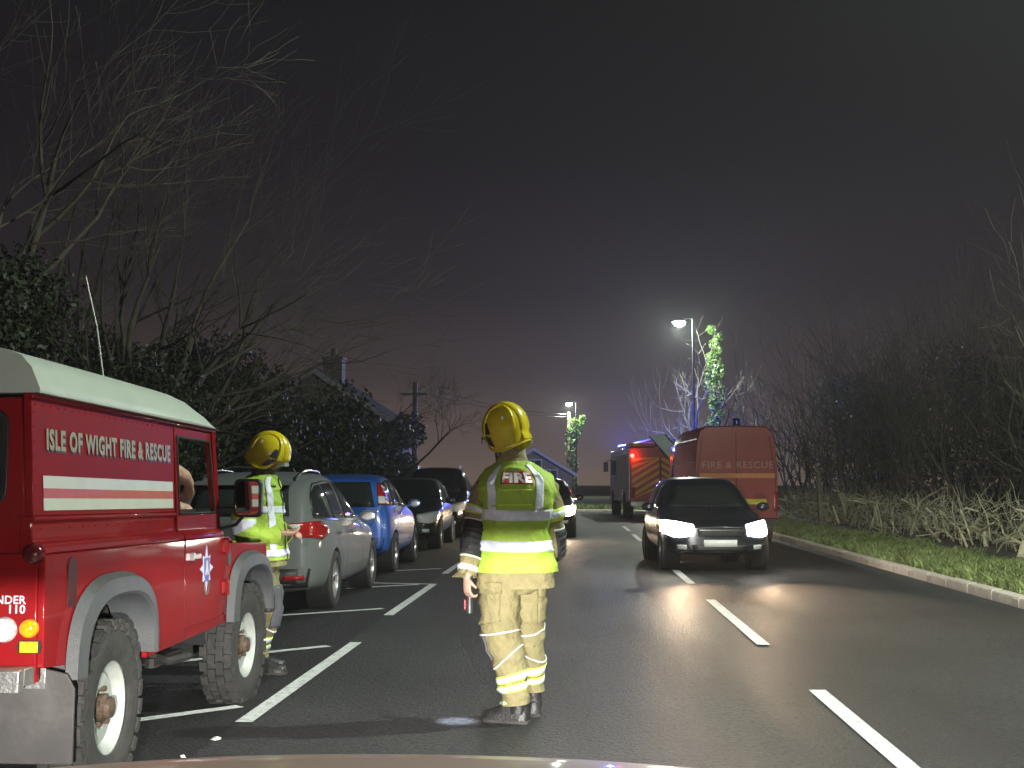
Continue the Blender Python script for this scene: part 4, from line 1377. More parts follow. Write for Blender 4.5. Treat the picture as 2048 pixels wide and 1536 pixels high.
        fbar(1.90, 1.27, 1.82, 1.75, .05)
        fr.obj('window_frame', RED, do, bevel=.004)
        rub = B()
        rub.tube([(s * (fx(1.28) + .001), 1.155, 1.278), (s * (fx(1.7) + .001), 1.155, 1.70), (s * (fx(1.71) + .001), 1.17, 1.708), (s * (fx(1.71) + .001), 1.80, 1.708), (s * (fx(1.28) + .001), 1.868, 1.278), (s * (fx(1.278) + .001), 1.155, 1.276)], .008, 6)
        rub.obj('window_seal', BLACK_PL, do)
        zt = 1.30 if s > 0 else 1.715      # the driver's window is wound down
        ye = 1.88 - (zt - 1.27) * .17
        B().add([(s * (fx(1.28) - .014), 1.15, 1.10 if s > 0 else 1.27), (s * (fx(1.28) - .014), 1.88, 1.10 if s > 0 else 1.27), (s * (fx(zt) - .014), ye, zt), (s * (fx(zt) - .014), 1.15, zt)], [(0, 1, 2, 3)]).obj('window_pane', glass_mat('clear_pane', (.02, .025, .024), .96), do)
        h = B().box((s * (XS + .022), 1.26, 1.035), (.018, .13, .03)).box((s * (XS + .012), 1.21, 1.035), (.03, .03, .045)).box((s * (XS + .012), 1.30, 1.035), (.02, .03, .03))
        h.obj('door_handle', M('handle_metal', (.5, .52, .53), .3, metal=.9), do, bevel=.004)
        for z in (.82, 1.07):
            B().box((s * (XS + .010), 1.91, z), (.022, .10, .075)).cyl((s * (XS + .016), 1.935, z - .05), (s * (XS + .016), 1.935, z + .05), .013, n=10).obj('hinge', RED, do, bevel=.004)
        B().span(s * (XS + .0025), s * (XS + .0038), 1.107, 1.114, .60, 1.15).span(s * (XS - .006), s * (XS + .0018), 1.934, 1.942, .65, 1.13).obj('door_gap', SEAM, do)
    # emblem on the door: eight-pointed star, blue shield, white figure, ring, crown
    g = B()
    star = []
    for k in range(16):
        a = math.pi / 2 + math.pi * k / 8
        rr_ = (.135 if k % 4 == 0 else .105) if k % 2 == 0 else .068
        star.append((1.52 - rr_ * math.cos(a) * 1.0, .955 + rr_ * math.sin(a)))
    em = B().prism(star, 'x', XS + .003, XS + .006).obj('emblem', M('emblem_silver', (.52, .54, .72), .35, var=.1), root)
    B().prism([(1.465, 1.015), (1.575, 1.015), (1.575, .92), (1.552, .89), (1.52, .875), (1.488, .89), (1.465, .92)], 'x', XS + .0062, XS + .0075).obj('shield', M('emblem_blue', (.05, .05, .36), .35), em)
    B().prism([(1.505, 1.0), (1.535, 1.0), (1.54, .96), (1.56, .92), (1.535, .915), (1.52, .935), (1.505, .915), (1.48, .92), (1.50, .96)], 'x', XS + .0077, XS + .0088).obj('figure', STRIPE, em)
    g = B().lathe([(.040, 0), (.052, 0), (.052, .001), (.040, .001)], (XS + .0064, 1.52, .853), (1, 0, 0), 20)
    g.obj('laurel', M('emblem_green', (.12, .18, .12), .5), em)
    # windscreen, bulkhead, bonnet, wings, front
    g = B()
    for s in (-1, 1):
        g.tube([(s * .765, 1.955, 1.15), (s * .735, 1.885, 1.77)], .028, 6)
    g.tube([(-.74, 1.885, 1.765), (.74, 1.885, 1.765)], .026, 6); g.tube([(-.77, 1.955, 1.17), (.77, 1.955, 1.17)], .03, 6)
    g.obj('windscreen_frame', RED, root, smooth=True)
    B().add([(-.75, 1.95, 1.17), (.75, 1.95, 1.17), (.72, 1.885, 1.76), (-.72, 1.885, 1.76)], [(0, 1, 2, 3)]).obj('windscreen', MATS['clear_pane'], root)
    g = B()
    wing = [(1.945, .66)] + arch_f + [(3.02, .62), (3.05, .66), (3.05, 1.02), (3.02, 1.05), (1.945, 1.075)]
    for s in (-1, 1):
        g.prism(wing, 'x', s * (XS - .03), s * XS)
        g.prism([(1.945, 1.06), (3.05, 1.035), (3.05, 1.055), (1.945, 1.085)], 'x', s * .58, s * (XS - .0))
        g.span(s * .48, s * (XS - .031), 3.02, 3.05, .64, 1.03)
    g.span(-.48, .48, 3.0, 3.04, .62, 1.06)
    g.span(-XS + .035, XS - .035, 1.93, 1.955, .60, 1.15)
    g.obj('front_wing', RED, root, bevel=.012, seg=3)
    B().rings([[(x, y, z) for x, z in ((-.60, zz - .03), (-.58, zz), (-.3, zz + .012), (.3, zz + .012), (.58, zz), (.60, zz - .03))] for y, zz in ((1.96, 1.14), (2.5, 1.125), (2.95, 1.10), (3.06, 1.06))], True, True).obj('bonnet', RED, root, bevel=.008)
    B().span(-.44, .44, 3.042, 3.06, .68, 1.0).obj('grille', BLACK_PL, root, bevel=.004)
    for s in (-1, 1):
        B().lathe([(.10, 0), (.10, .02), (.09, .035), (0, .045)], (s * .64, 3.051, .86), (0, 1, 0), 24).obj('headlamp', CLEAR_LENS, root, smooth=True)
        B().lathe([(.035, 0), (.035, .02), (0, .03)], (s * .78, 3.051, .92), (0, 1, 0), 16).obj('front_indicator', AMBER_LENS, root, smooth=True)
        B().ball((s * (XS + .004), 2.03, .99), (.008, .035, .05), 12, 8).obj('side_repeater', GREY_PL, root, smooth=True)
    B().span(-.86, .86, 3.10, 3.20, .56, .70).span(-.45, -.40, 3.0, 3.1, .58, .66).span(.40, .45, 3.0, 3.1, .58, .66).obj('front_bumper', BLACK_PL, root, bevel=.008)
    # door mirror
    for s in (1, -1):
        B().tube([(s * (XS - .06), 1.93, 1.30), (s * (XS + .06), 1.98, 1.30), (s * (XS + .12), 1.98, 1.36)], .012, 8).tube([(s * (XS - .05), 1.93, 1.17), (s * (XS + .05), 1.97, 1.20), (s * (XS + .12), 1.98, 1.29)], .011, 8).obj('mirror_arm', BLACK_PL, root, smooth=True)
        hd = B().prism(rounded(s * (XS + .12) - .088, s * (XS + .12) + .088, 1.245, 1.485, .035), 'y', 1.955, 2.02)
        mo = hd.obj('door_mirror', BLACK_PL, root, bevel=.014, seg=3)
        B().prism(rounded(s * (XS + .12) - .072, s * (XS + .12) + .072, 1.262, 1.468, .028), 'y', 1.949, 1.9535).obj('mirror_glass', M('mirror_silver', (.8, .8, .8), .03, metal=1.0), mo)
    # rear lamps, plate, bumper, mud flap, badges
    for s in (1, -1):
        B().lathe([(.042, 0), (.042, .012), (.036, .03), (.02, .04), (0, .043)], (s * (XS - .055), YR - .001, 1.135), (0, -1, 0), 24).obj('stop_lamp', M('dark_red_lens', (.10, .01, .012), .15, coat=.6), root, smooth=True)
        B().lathe([(.038, 0), (.038, .012), (.032, .028), (.018, .036), (0, .038)], (s * (XS - .062), YR - .001, .838), (0, -1, 0), 24).obj('indicator', AMBER_LENS, root, smooth=True)
        B().lathe([(.052, 0), (.052, .012), (.044, .03), (.02, .04), (0, .043)], (s * (XS - .165), YR - .001, .832), (0, -1, 0), 24).obj('reversing_lamp', CLEAR_LENS, root, smooth=True)
        o = B().prism([(s * (XS - .06) + q[0], .764 + q[1]) for q in ((-.052, 0), (-.042, -.026), (.042, -.026), (.052, 0), (.042, .026), (-.042, .026))], 'y', YR - .008, YR - .001).obj('reflector', SEAM, root)
        B().box((s * (XS - .06), YR - .010, .764), (.074, .006, .044)).obj('reflector_lens', M('amber_reflector', (.85, .38, .02), .25, var=.35, scale=60, coat=.5), o, bevel=.002)
        fl = B().prism([(s * .52, .27), (s * .90, .27), (s * .90, .575), (s * .865, .635), (s * .78, .655), (s * .52, .655)], 'y', -.62, -.605)
        fo = fl.obj('mud_flap', M('flap_rubber', (.052, .048, .047), .6, var=.2, scale=4, dirt=.4, dirtcol=(.14, .13, .12)), root, bevel=.004)
        br = B().span(s * .52, s * .78, -.628, -.6205, .575, .66)
        for q in (.58, .66, .74):
            br.cyl((s * q, -.636, .60), (s * q, -.628, .60), .008, n=8)
        br.obj('flap_bracket', STEEL, fo, bevel=.002)
    B().span(-.80, .80, YR - .10, YR - .002, .62, .69).span(-.80, -.66, YR - .15, YR - .10, .60, .69).span(.66, .80, YR - .15, YR - .10, .60, .69).obj('rear_bumper', STEEL, root, bevel=.006)
    Xr = basis((.752, YR - .0015, .935), (1, 0, 0), (0, 0, 1))
    PK = M('badge_lettering', (.72, .60, .66), .4)
    text_obj('badge', 'DEFENDER', .046, PK, root, Xr, bold=.0008, extrude=.0005, spacing=1.05, align='RIGHT')
    Xr = basis((.752, YR - .0015, .897), (1, 0, 0), (0, 0, 1))
    text_obj('badge', '110', .048, PK, root, Xr, bold=.0008, extrude=.0005, spacing=1.05, align='RIGHT')
    # rivets along the hard-top edges and rear corner
    rv = B()
    for s in (-1, 1):
        for k in range(24):
            rv.ball((s * (px(1.745) + .001), -.74 + k * .078, 1.745), (.002, .005, .005), 6, 4)
        for k in range(7):
            rv.ball((s * (XS - .012), YR + .02, .74 + k * .06), (.003, .005, .005), 6, 4)
            rv.ball((s * (px(1.35 + k * .06) + .001), YR + .025, 1.35 + k * .06), (.002, .005, .005), 6, 4)
        for k in range(12):
            rv.ball((s * (XS - .062), -.70 + k * .15, 1.235), (.003, .005, .005), 6, 4)
    rvo = rv.obj('rivets', RED, root, smooth=True)
    rvo['kind'] = 'stuff'
    # aerial
    ae = B().tube([(.40, .95, 1.97), (.40, .95, 2.0), (.36, .93, 2.30), (.30, .90, 2.58)], [.012, .006, .004, .0025], 6)
    ae.ball((.374, .937, 2.19), .009, 8, 6).ball((.378, .939, 2.15), .009, 8, 6)
    ae.obj('aerial', M('aerial_steel', (.45, .45, .42), .4, metal=.6), root, smooth=True)
    # cab inside: floor, dash, seats, wheel
    B().span(-.78, .78, 1.10, 1.95, .58, .64).span(-.76, .76, 1.72, 1.93, .95, 1.16).obj('dashboard', LINING, root, bevel=.02)
    for sx in (-.40, .40):
        B().span(sx - .24, sx + .24, 1.10, 1.55, .64, .84).box((sx, 1.13, 1.10), (.46, .12, .55), rot=Matrix.Rotation(.12, 3, 'X')).obj('seat', M('seat_cloth', (.05, .05, .055), .9), root, bevel=.03)
    tr = [Vector((.40, 1.62, 1.13)) + Vector((.19 * math.cos(a), .10 * math.sin(a), .16 * math.sin(a))) for a in [2 * math.pi * k / 24 for k in range(25)]]
    B().tube(tr, .014, 8).cyl((.40, 1.62, 1.13), (.40, 1.80, .98), .02, n=8).tube([(.22, 1.62, 1.13), (.58, 1.62, 1.13)], .01, 6).obj('steering_wheel', BLACK_PL, root, smooth=True)
    # the flanks lean in very slightly towards the waist
    def lean_in(o):
        if o.type == 'MESH' and o.name.split('.')[0] in ('body', 'door', 'front_wing', 'emblem', 'shield', 'figure', 'laurel', 'door_handle', 'hinge', 'door_gap', 'filler_recess', 'side_repeater'):
            for v in o.data.vertices:
                if abs(v.co.x) > .78:
                    v.co.x -= math.copysign((min(v.co.z, 1.132) - .60) * .018, v.co.x)
        for c in o.children:
            lean_in(c)
    lean_in(root)
    return root
UV = utility_vehicle()
# ------------------------------------------------------------------ red van, seen from behind
def red_van():
    root = empty('fire_van', (3.88, 29.5, 0), R(2.6))
    tag(root, 'high-roofed red fire and rescue van with blue beacon, parked by the kerb', 'van')
    P = M('van_red_paint', (0.33, 0.058, 0.050), 0.28, coat=.7, var=.1, scale=4)
    W, H, L_ = .975, 2.74, 5.9
    def sec(y, s, zt):
        half = [(W - .06, .42), (W, .52), (W, 1.1), (W - .01, 1.75), (W - .06, 2.35), (W - .14, zt - .12), (W - .26, zt - .02), (0, zt)]
        pts = [(x * s, z) for x, z in half]
        return [(x, y, z) for x, z in pts] + [(-x, y, z) for x, z in pts[-2::-1]]
    g = B().rings([sec(0, .985, H - .03), sec(.05, 1, H), sec(3.9, 1, H), sec(4.3, .99, H - .06), sec(4.62, .96, 2.42), sec(5.0, .95, 1.55), sec(5.6, .9, 1.30), sec(5.9, .82, 1.05)])
    o = g.obj('body', P, root, smooth=True, angle=32)
    sk = Skin(o)
    cut = B()
    for yc in (1.15, 4.95):
        for s in (-1, 1):
            g2 = B().lathe([(.42, 0), (.42, .012), (.36, .014), (.36, 0)], (s * (W - .002), yc, .38), (s, 0, 0), 28)
            g2.obj('arch_lip', BLACK_PL, root, smooth=True)
            B().cyl((s * (W - .01), yc, .38), (s * (W + .003), yc, .38), .375, n=28).obj('wheel_well', WELL, root)
            wheel(root, s * (W - .06), yc, .345, .20, .205, s, 'steel', rim_mat=ALLOY)
    B().span(-W + .02, W - .02, -.10, .0, .40, .58).obj('rear_bumper', BLACK_PL, root, bevel=.02)
    for s in (-1, 1):
        sk.seam('door_edge', [(s * (W - .05), .62), (s * (W - .07), 1.6), (s * (W - .2), 2.5)], 'y', -1, root, .007)
        sk.panel('rear_lamp', [(s * (W - .11), 1.18), (s * (W - .015), 1.18)], [(s * (W - .11), .74), (s * (W - .015), .74)], 'y', -1, RED_LENS, root, .012, 3, 6, .01)
        for z, w2 in ((2.42, .012), (2.30, .010), (1.88, .012), (1.50, .014)):
            sk.seam('side_rail', [(.08, z), (2.0, z), (4.1, z)], 'x', s, root, w2, CHROME if z > 2.4 else STEEL, .012)
        sk.panel('cab_window', [(4.05, 2.12), (4.52, 2.08)], [(4.05, 1.55), (4.78, 1.52)], 'x', s, GLASS, root, .006, 6, 5, .004)
        for yy in (1.95, 3.9):
            sk.seam('panel_seam', [(yy, .6), (yy, 2.2)], 'x', s, root, .006)
    sk.seam('door_edge', [(0, .62), (0, 2.6)], 'y', -1, root, .007)
    B().add([(-.86, -.002 + .0, 1.51), (.90, -.002, 1.51), (.90, -.002, 1.62), (-.86, -.002, 1.62)], [(0, 1, 2, 3)]).obj('stripe', M('orange_stripe', (.62, .20, .06), .45, var=.1), root, loc=(0, -.003, 0))
    text_obj('lettering', 'FIRE & RESCUE', .225, M('van_lettering', (.42, .20, .17), .5, var=.2), root, basis((.03, -.008, 1.74), (1, 0, 0), (0, 0, 1)), bold=.002, extrude=.001, spacing=1.16, align='CENTER')
    B().box((.42, -.016, .96), (.54, .012, .125)).obj('number_plate', PLATE_Y, root, bevel=.003)
    b = B().cyl((.10, .45, H - .02), (.10, .45, H + .03), .10, n=18).obj('beacon_base', BLACK_PL, root)
    B().lathe([(.085, 0), (.085, .13), (.07, .16), (0, .17)], (.10, .45, H + .03), (0, 0, 1), 18).obj('beacon', M('blue_lens', (.01, .02, .22), .15, coat=.5), root, smooth=True)
    sk.panel('windscreen', [(-.7, 2.3), (.7, 2.3)], [(-.8, 1.62), (.8, 1.62)], 'y', 1, GLASS, root, .006, 8, 5, .004)
    return root
red_van()

# ------------------------------------------------------------------ fire engine ahead of the van
def fire_engine():
    root = empty('fire_engine', (3.42, 47.8, 0), R(3.9))
    tag(root, 'fire engine with yellow and red rear chevrons and a glowing red rear lamp', 'fire engine')
    P = M('engine_red_paint', (0.33, 0.016, 0.016), .25, coat=.8, var=.1)
    W = 1.16
    b = B()
    b.span(-W, W, 0, 4.9, .62, 2.72)
    b.prism([(.05, 2.72), (4.9, 2.72), (4.9, 2.88), (.05, 2.88)], 'x', -W + .08, W - .08)
    o = b.obj('body', P, root, bevel=.03)
    cab = B().prism([(4.96, .62), (7.4, .62), (7.5, 1.5), (7.28, 2.62), (7.1, 2.72), (4.96, 2.72)], 'x', -W, W).obj('cab', P, root, bevel=.05, seg=3)
    for s in (-1, 1):
        B().span(s * (W + .001), s * (W + .006), 5.15, 5.95, 1.6, 2.35).obj('cab_window', GLASS, cab)
        B().span(s * (W + .001), s * (W + .006), 6.1, 6.95, 1.55, 2.35).obj('cab_window', GLASS, cab)
        B().box((s * (W + .22), 7.15, 2.05), (.20, .08, .42)).tube([(s * W, 7.2, 2.35), (s * (W + .22), 7.18, 2.30)], .02, 6).obj('cab_mirror', BLACK_PL, cab, bevel=.02)
        # roller shutters between dark posts, rub rail, lockers
        for k, (y0, y1) in enumerate(((.12, 1.15), (1.3, 2.55), (2.7, 3.7), (3.85, 4.8))):
            z0 = 1.15 if 1.3 < (y0 + y1) / 2 < 2.6 else .72
            sh = B().span(s * (W + .001), s * (W + .010), y0, y1, z0, 2.45).obj('roller_shutter', STEEL, root)
            sl = B()
            n = int((2.45 - z0) / .075)
            for q in range(n):
                sl.span(s * (W + .0105), s * (W + .017), y0 + .01, y1 - .01, z0 + .012 + q * .075, z0 + .066 + q * .075)
            sl.obj('slats', M('shutter_metal', (.46, .46, .45), .3, metal=.9, var=.1), sh)
        B().span(s * (W + .001), s * (W + .03), .02, 4.88, 2.47, 2.53).obj('top_rail', CHROME, root, bevel=.004)
        B().span(s * (W + .001), s * (W + .03), .02, 4.88, 2.62, 2.67).obj('top_rail', CHROME, root, bevel=.004)
        for yc in (1.95, 6.35):
            B().cyl((s * (W - .30), yc, .50), (s * (W + .004), yc, .50), .56, n=28).obj('wheel_well', WELL, root)
            wheel(root, s * (W - .13), yc, .49, .29, .29, s, 'steel', rim_mat=CHROME)
        B().lathe([(.075, 0), (.075, .03), (.05, .05), (0, .055)], (s * (W - .10), -.001, 2.40), (0, -1, 0), 20).obj('rear_lamp', M('lit_red_lamp', (.6, .02, .02), .3, emit=(1, .03, .02), estr=26) if s < 0 else RED_LENS, root, smooth=True)
        B().box((s * (W - .12), -.02, 1.0), (.16, .04, .42)).obj('tail_lamp', RED_LENS, root, bevel=.01)
    # chevrons on the back: alternate pieces of yellow on the red panel
    CH = M('chevron_yellow', (.80, .42, .02), .4, var=.1)
    CHR = M('chevron_red', (.45, .02, .015), .4, var=.1)
    pan = B().span(-W + .03, W - .03, -.012, -.001, .75, 2.35).obj('rear_panel', CHR, root)
    for s in (-1, 1):
        for k in range(9):
            zc = .55 + k * .27
            poly = []
            for t in (0, 1):
                x = s * (.04 + (W - .12) * t)
                poly.append((x, zc + .62 * (1 - t)))
            q = [(poly[0][0], poly[0][1]), (poly[1][0], poly[1][1]), (poly[1][0], poly[1][1] + .135), (poly[0][0], poly[0][1] + .135)]
            q = [(x, min(2.34, max(.76, z))) for x, z in q]
            if abs(q[0][1] - q[3][1]) + abs(q[1][1] - q[2][1]) > .03:
                B().prism(q, 'y', -.016, -.0125).obj('chevron', CH, pan)
    B().span(-.02, .02, -.03, -.017, .75, 2.35).obj('door_post', SEAM, pan)
    B().span(-W, W, -.22, -.02, .50, .66).obj('rear_step', STEEL, root, bevel=.01)
    # tilted silver gantry panel at the back and ladder along the roof
    top, bot = Vector((-.42, -.06, 3.14)), Vector((.30, -.16, 2.30))
    d = (bot - top)
    wv = Vector((.60, 0, .08))
    lp = B().rings([[top, top + wv, top + wv + Vector((0, .03, 0)), top + Vector((0, .03, 0))], [bot, bot + wv, bot + wv + Vector((0, .03, 0)), bot + Vector((0, .03, 0))]])
    gp = lp.obj('gantry_panel', M('gantry_metal', (.40, .45, .45), .45, metal=.5, var=.15, scale=3), root)
    B().tube([top, bot], .028, 8).obj('gantry_rail', CHROME, gp, smooth=True)
    B().tube([top + wv, bot + wv], .028, 8).obj('gantry_rail', CHROME, gp, smooth=True)
    ld = B()
    for x in (-.25, .25):
        ld.tube([(x, .1, 3.05), (x, 6.2, 3.05)], .035, 6)
    for k in range(20):
        ld.tube([(-.25, .3 + k * .3, 3.05), (.25, .3 + k * .3, 3.05)], .016, 6)
    for y in (.5, 4.5):
        for x in (-.25, .25):
            ld.tube([(x, y, 2.85), (x, y, 3.05)], .02, 6)
    ld.obj('ladder', STEEL, root, smooth=True)
    B().span(-.9, .9, 5.6, 5.95, 2.72, 2.80).obj('beacon_base', BLACK_PL, root)
    BL = M('lit_blue_beacon', (.02, .05, .6), .3, emit=(.05, .10, 1.0), estr=60)
    for x in (-.75, .75):
        bb = B().span(x - .22, x + .22, 5.62, 5.93, 2.801, 2.96).obj('blue_beacon', BL, root, bevel=.04)
        lamp_light('beacon_light', 'POINT', root, (x, 5.77, 3.08), 2000, (.07, .10, 1.0), .08)
    lamp_light('red_lamp_light', 'POINT', root, (-W + .10, -.12, 2.40), 14, (1.0, .04, .02), .05)
    return root
fire_engine()

# ------------------------------------------------------------------ nose of the car the view is taken from (driver sits on its right)
def own_car():
    root = empty('car_front', (-.23, 0, 0))
    tag(root, 'dull red bonnet edge of the car at the bottom of the view', 'car')
    P = M('bonnet_sheen_red', (0.55, 0.38, 0.33), .5, var=.06, scale=3, coat=.4)  # paleness of reflections on the bonnet put into its paint
    def z0(x, y): return 1.101 - .050 * max(0, (y - .75) / 1.2) ** 1.6 - .060 * (x / .8) ** 2 - .04 * max(0, (y - 1.72) / .2) ** 2
    def yf(x): return 1.92 - .22 * (x / .8) ** 2 - .10 * (abs(x) / .8) ** 6
    vs, fs = [], []
    nx, ny = 32, 24
    for i in range(nx + 1):
        x = -.8 + 1.6 * i / nx
        for j in range(ny + 1):
            y = .72 + (yf(x) - .72) * j / ny
            vs.append((x, y, z0(x, y)))
        vs.append((x, yf(x) + .012, z0(x, yf(x)) - .02)); vs.append((x, yf(x) + .010, z0(x, yf(x)) - .034))
    m = ny + 3
    fs = [(i * m + j, (i + 1) * m + j, (i + 1) * m + j + 1, i * m + j + 1) for i in range(nx) for j in range(m - 1)]
    B().add(vs, fs).obj('bonnet', P, root, smooth=True, angle=60)
    # front panel pieces leave two openings for the lamps; the upper edge of each opening trims the beam
    f = B()
    LX, LW, LZ0, LZ1 = .60, .19, .845, .9345
    f.span(-LX + LW, LX - LW, 1.66, 1.90, .50, .95)
    for s in (-1, 1):
        f.span(s * (LX - LW), s * (LX + LW), 1.60, 1.78, .50, LZ0)
        f.span(s * (LX + LW), s * (LX + LW + .06), 1.2, 1.72, .45, .93)
    f.obj('front_panel', P, root, bevel=.01)
    for s in (-1, 1):
        h = B()
        xa, xb = s * (LX - LW + .002), s * (LX + LW - .002)
        h.span(xa, xb, 1.52, 1.775, LZ1, LZ1 + .012)              # hood over the bulb
        h.span(xa, xb, 1.50, 1.515, LZ0, LZ1 + .01)                # back of the reflector
        ho = h.obj('headlamp_housing', BLACK_PL, root)
        B().span(xa, xb, 1.515, 1.522, LZ0, LZ1 - .004).obj('reflector', CHROME, ho)
        lamp_light('headlamp_bulb', 'SPOT', root, (s * LX, 1.57, .931), 3600 if s > 0 else 1900, (1.0, .97, .90), .005, aim=(.24 if s > 0 else .03, 1, -.05), spot=112, blend=1.0)
        sl = B().span(s * (LX - .05), s * (LX + .12), 1.782, 1.79, .775, .815).obj('spill_strip', M('lit_spill_strip', (.9, .9, .9), .3, emit=(1, .97, .9), estr=6), root, bevel=.004)  # added glowing strip, stands for headlamp spill above the beam edge
        lamp_light('spill_light', 'POINT', root, (s * (LX + .03), 1.84, .80), 95, (1.0, .96, .88), .04)  # added fill for the spill that the hood cuts off
        wheel(root, s * .74, 1.05, .36, .22, .22, s, 'alloy')
    B().span(-.78, .78, 1.70, 1.84, .36, .58).obj('bumper', BLACK_PL, root, bevel=.03)
    B().span(-.36, .36, 1.901, 1.915, .66, .86).obj('grille', BLACK_PL, root, bevel=.004)
    return root
own_car()

# ------------------------------------------------------------------ street lamps
POLE_M = M('lamp_column', (0.022, 0.024, 0.023), .7, metal=.0, var=.2, scale=4, spec=.1)
LAMP_E = M('lamp_bowl', (.9, .95, .9), .3, emit=(.86, 1.0, .86), estr=260)
def street_lamp(loc, label, h, power, rz=0.0):
    root = empty('street_lamp', loc, rz)
    tag(root, label, 'street lamp', 'street lamps along the road')
    B().tube([(0, 0, -.1), (0, 0, 1.1)], .085, 12).tube([(0, 0, 1.1), (0, 0, h + .18)], [.06, .042], 12).obj('column', POLE_M, root, smooth=True)
    B().tube([(0, 0, h + .12), (-.15, 0, h + .17), (-.42, 0, h + .14)], .025, 8).obj('arm', POLE_M, root, smooth=True)
    hd = B().rings([[(x, y * s2, h + .02 + z) for y, z in ((-.11, .0), (-.10, .07), (-.04, .12), (.04, .12), (.10, .07), (.11, .0))] for x, s2 in ((-.36, .5), (-.44, .95), (-.70, 1.0), (-.82, .6))])
    ho = hd.obj('lantern', POLE_M, root, smooth=True)
    bw = B()
    for i, v in enumerate(B().ball((-.60, 0, h + .015), (.19, .10, .10), 18, 10).v):
        pass
    bb = B().ball((-.60, 0, h + .015), (.28, .19, .22), 18, 10)
    bb.v = [(x, y, min(z, h + .018)) for x, y, z in bb.v]
    bb.obj('bowl', LAMP_E, ho, smooth=True)
    lamp_light('lamp_light', 'POINT', root, (-.60, 0, h - .27), power, (.88, 1.0, .86), .09)
    return root
street_lamp((5.42, 55.0, .1), 'tall lit street lamp beside the ivy covered tree', 8.32, 3600)
street_lamp((.52, 108.0, .1), 'distant lit street lamp above the ivy clad pole', 8.0, 2500)
street_lamp((6.0, 9.4, .1), 'street lamp column on the verge next to the camera, outside the picture', 8.3, 4400)

# ------------------------------------------------------------------ houses, poles, wires
BRICK = M('house_wall', (0.20, 0.16, 0.13), .85, var=.25, scale=4, bump=.3, bscale=20)
SLATE = M('roof_slate', (0.06, 0.055, 0.06), .6, var=.3, scale=3)
WHITEW = M('painted_board', (0.42, 0.42, 0.44), .6, var=.1)
def house(name, loc, rz, hw, depth, wall_h, apex, label, chimney=True):
    root = empty(name, loc, rz)
    tag(root, label, 'house')
    B().prism([(-hw, -.1), (hw, -.1), (hw, wall_h), (0, apex - .12), (-hw, wall_h)], 'y', 0, depth).obj('wall', BRICK, root)
    g = B()
    sl = (apex - wall_h) / hw
    ov = .35
    for s in (-1, 1):
        g.prism([(0, apex), (s * (hw + ov), wall_h - sl * ov), (s * (hw + ov), wall_h - sl * ov - .12), (0, apex - .12)], 'y', -.25, depth + .25)
    ro = g.obj('roof', SLATE, root)
    for s in (-1, 1):
        B().prism([(0, apex - .02), (s * (hw + ov), wall_h - sl * ov - .02), (s * (hw + ov), wall_h - sl * ov - .24), (0, apex - .24)], 'y', -.30, -.252).obj('barge_board', WHITEW, ro)
    if chimney:
        c = B().span(.05, .75, 1.2, 1.9, apex - .6, apex + .40).span(0, .8, 1.15, 1.95, apex + .40, apex + .50).obj('chimney', BRICK, ro)
        B().cyl((.38, 1.55, apex + .50), (.38, 1.55, apex + .82), .12, .10, 10).obj('chimney_pot', BRICK, ro)
    for x, z in ((-1.3, 1.0), (.5, 1.0), (-.45, wall_h - .4)):
        w = B().span(x, x + .95, -.03, .04, z, z + 1.05).obj('window', WHITEW, root, bevel=.01)
        B().span(x + .07, x + .45, -.035, -.0305, z + .07, z + .98).obj('pane', GLASS, w)
        B().span(x + .50, x + .88, -.035, -.0305, z + .07, z + .98).obj('pane', GLASS, w)
    return root
house('gabled_house', (-9.0, 43.6, .1), 0, 2.85, 6.0, 3.5, 5.35, 'gabled house with a chimney half hidden behind dark shrubs')
house('cottage', (-2.2, 76, .1), .0, 2.3, 5, 2.0, 3.4, 'small far cottage beyond the bend, beside the ivy clad pole', chimney=False)
g = B().tube([(0, 0, -.3), (.02, 0, 2.5), (.03, 0, 5.1)], [.13, .115, .095], 10).span(-.5, .5, -.05, .05, 4.62, 4.70)
tag(g.obj('telegraph_pole', WOOD, None, smooth=True, loc=(-5.95, 47.6, .1)), 'dark wooden telegraph pole at the end of the blue lit hedge', 'pole')
pole = empty('utility_pole', (-.1, 109.6, .1))
pole.scale = (1.5, 1.5, 1.42)
tag(pole, 'wooden utility pole wrapped in bright green ivy below the far street lamp', 'pole')
B().tube([(0, 0, -.3), (0, 0, 5.2)], [.14, .10], 10).obj('post', WOOD, pole, smooth=True)
rr = random.Random(12)
cs = [(.18 + rr.uniform(-.1, .1), rr.uniform(-.15, .15), .3 + 4.2 * k / 11) for k in range(12)] + [(.35 + .09 * k, 0, 3.4 + .28 * k) for k in range(6)]
v, f = leaf_cloud(2600, cs, [.36] * 12 + [.22] * 6, (.05, .1), 4)
raw_obj('ivy', v, f, LEAF_I, pole)
B().tube([(.1, 0, 2.2), (.35, 0, 3.4), (.85, 0, 4.9)], [.06, .04, .015], 6).obj('ivy_stem', BARK, pole)
for dz, lab in ((0, 'upper'), (.22, 'lower')):
    a, b2 = Vector((-5.92, 47.6, 5.1 - dz)), Vector((-.1, 109.6, 7.3 - dz))
    pts = [a.lerp(b2, t / 12) - Vector((0, 0, .9 * 4 * (t / 12) * (1 - t / 12) * .35)) for t in range(13)]
    tag(B().tube(pts, .012, 4).obj('overhead_wire', BLACK_PL), f'thin {lab} overhead wire strung from the telegraph pole across the road', 'wire')
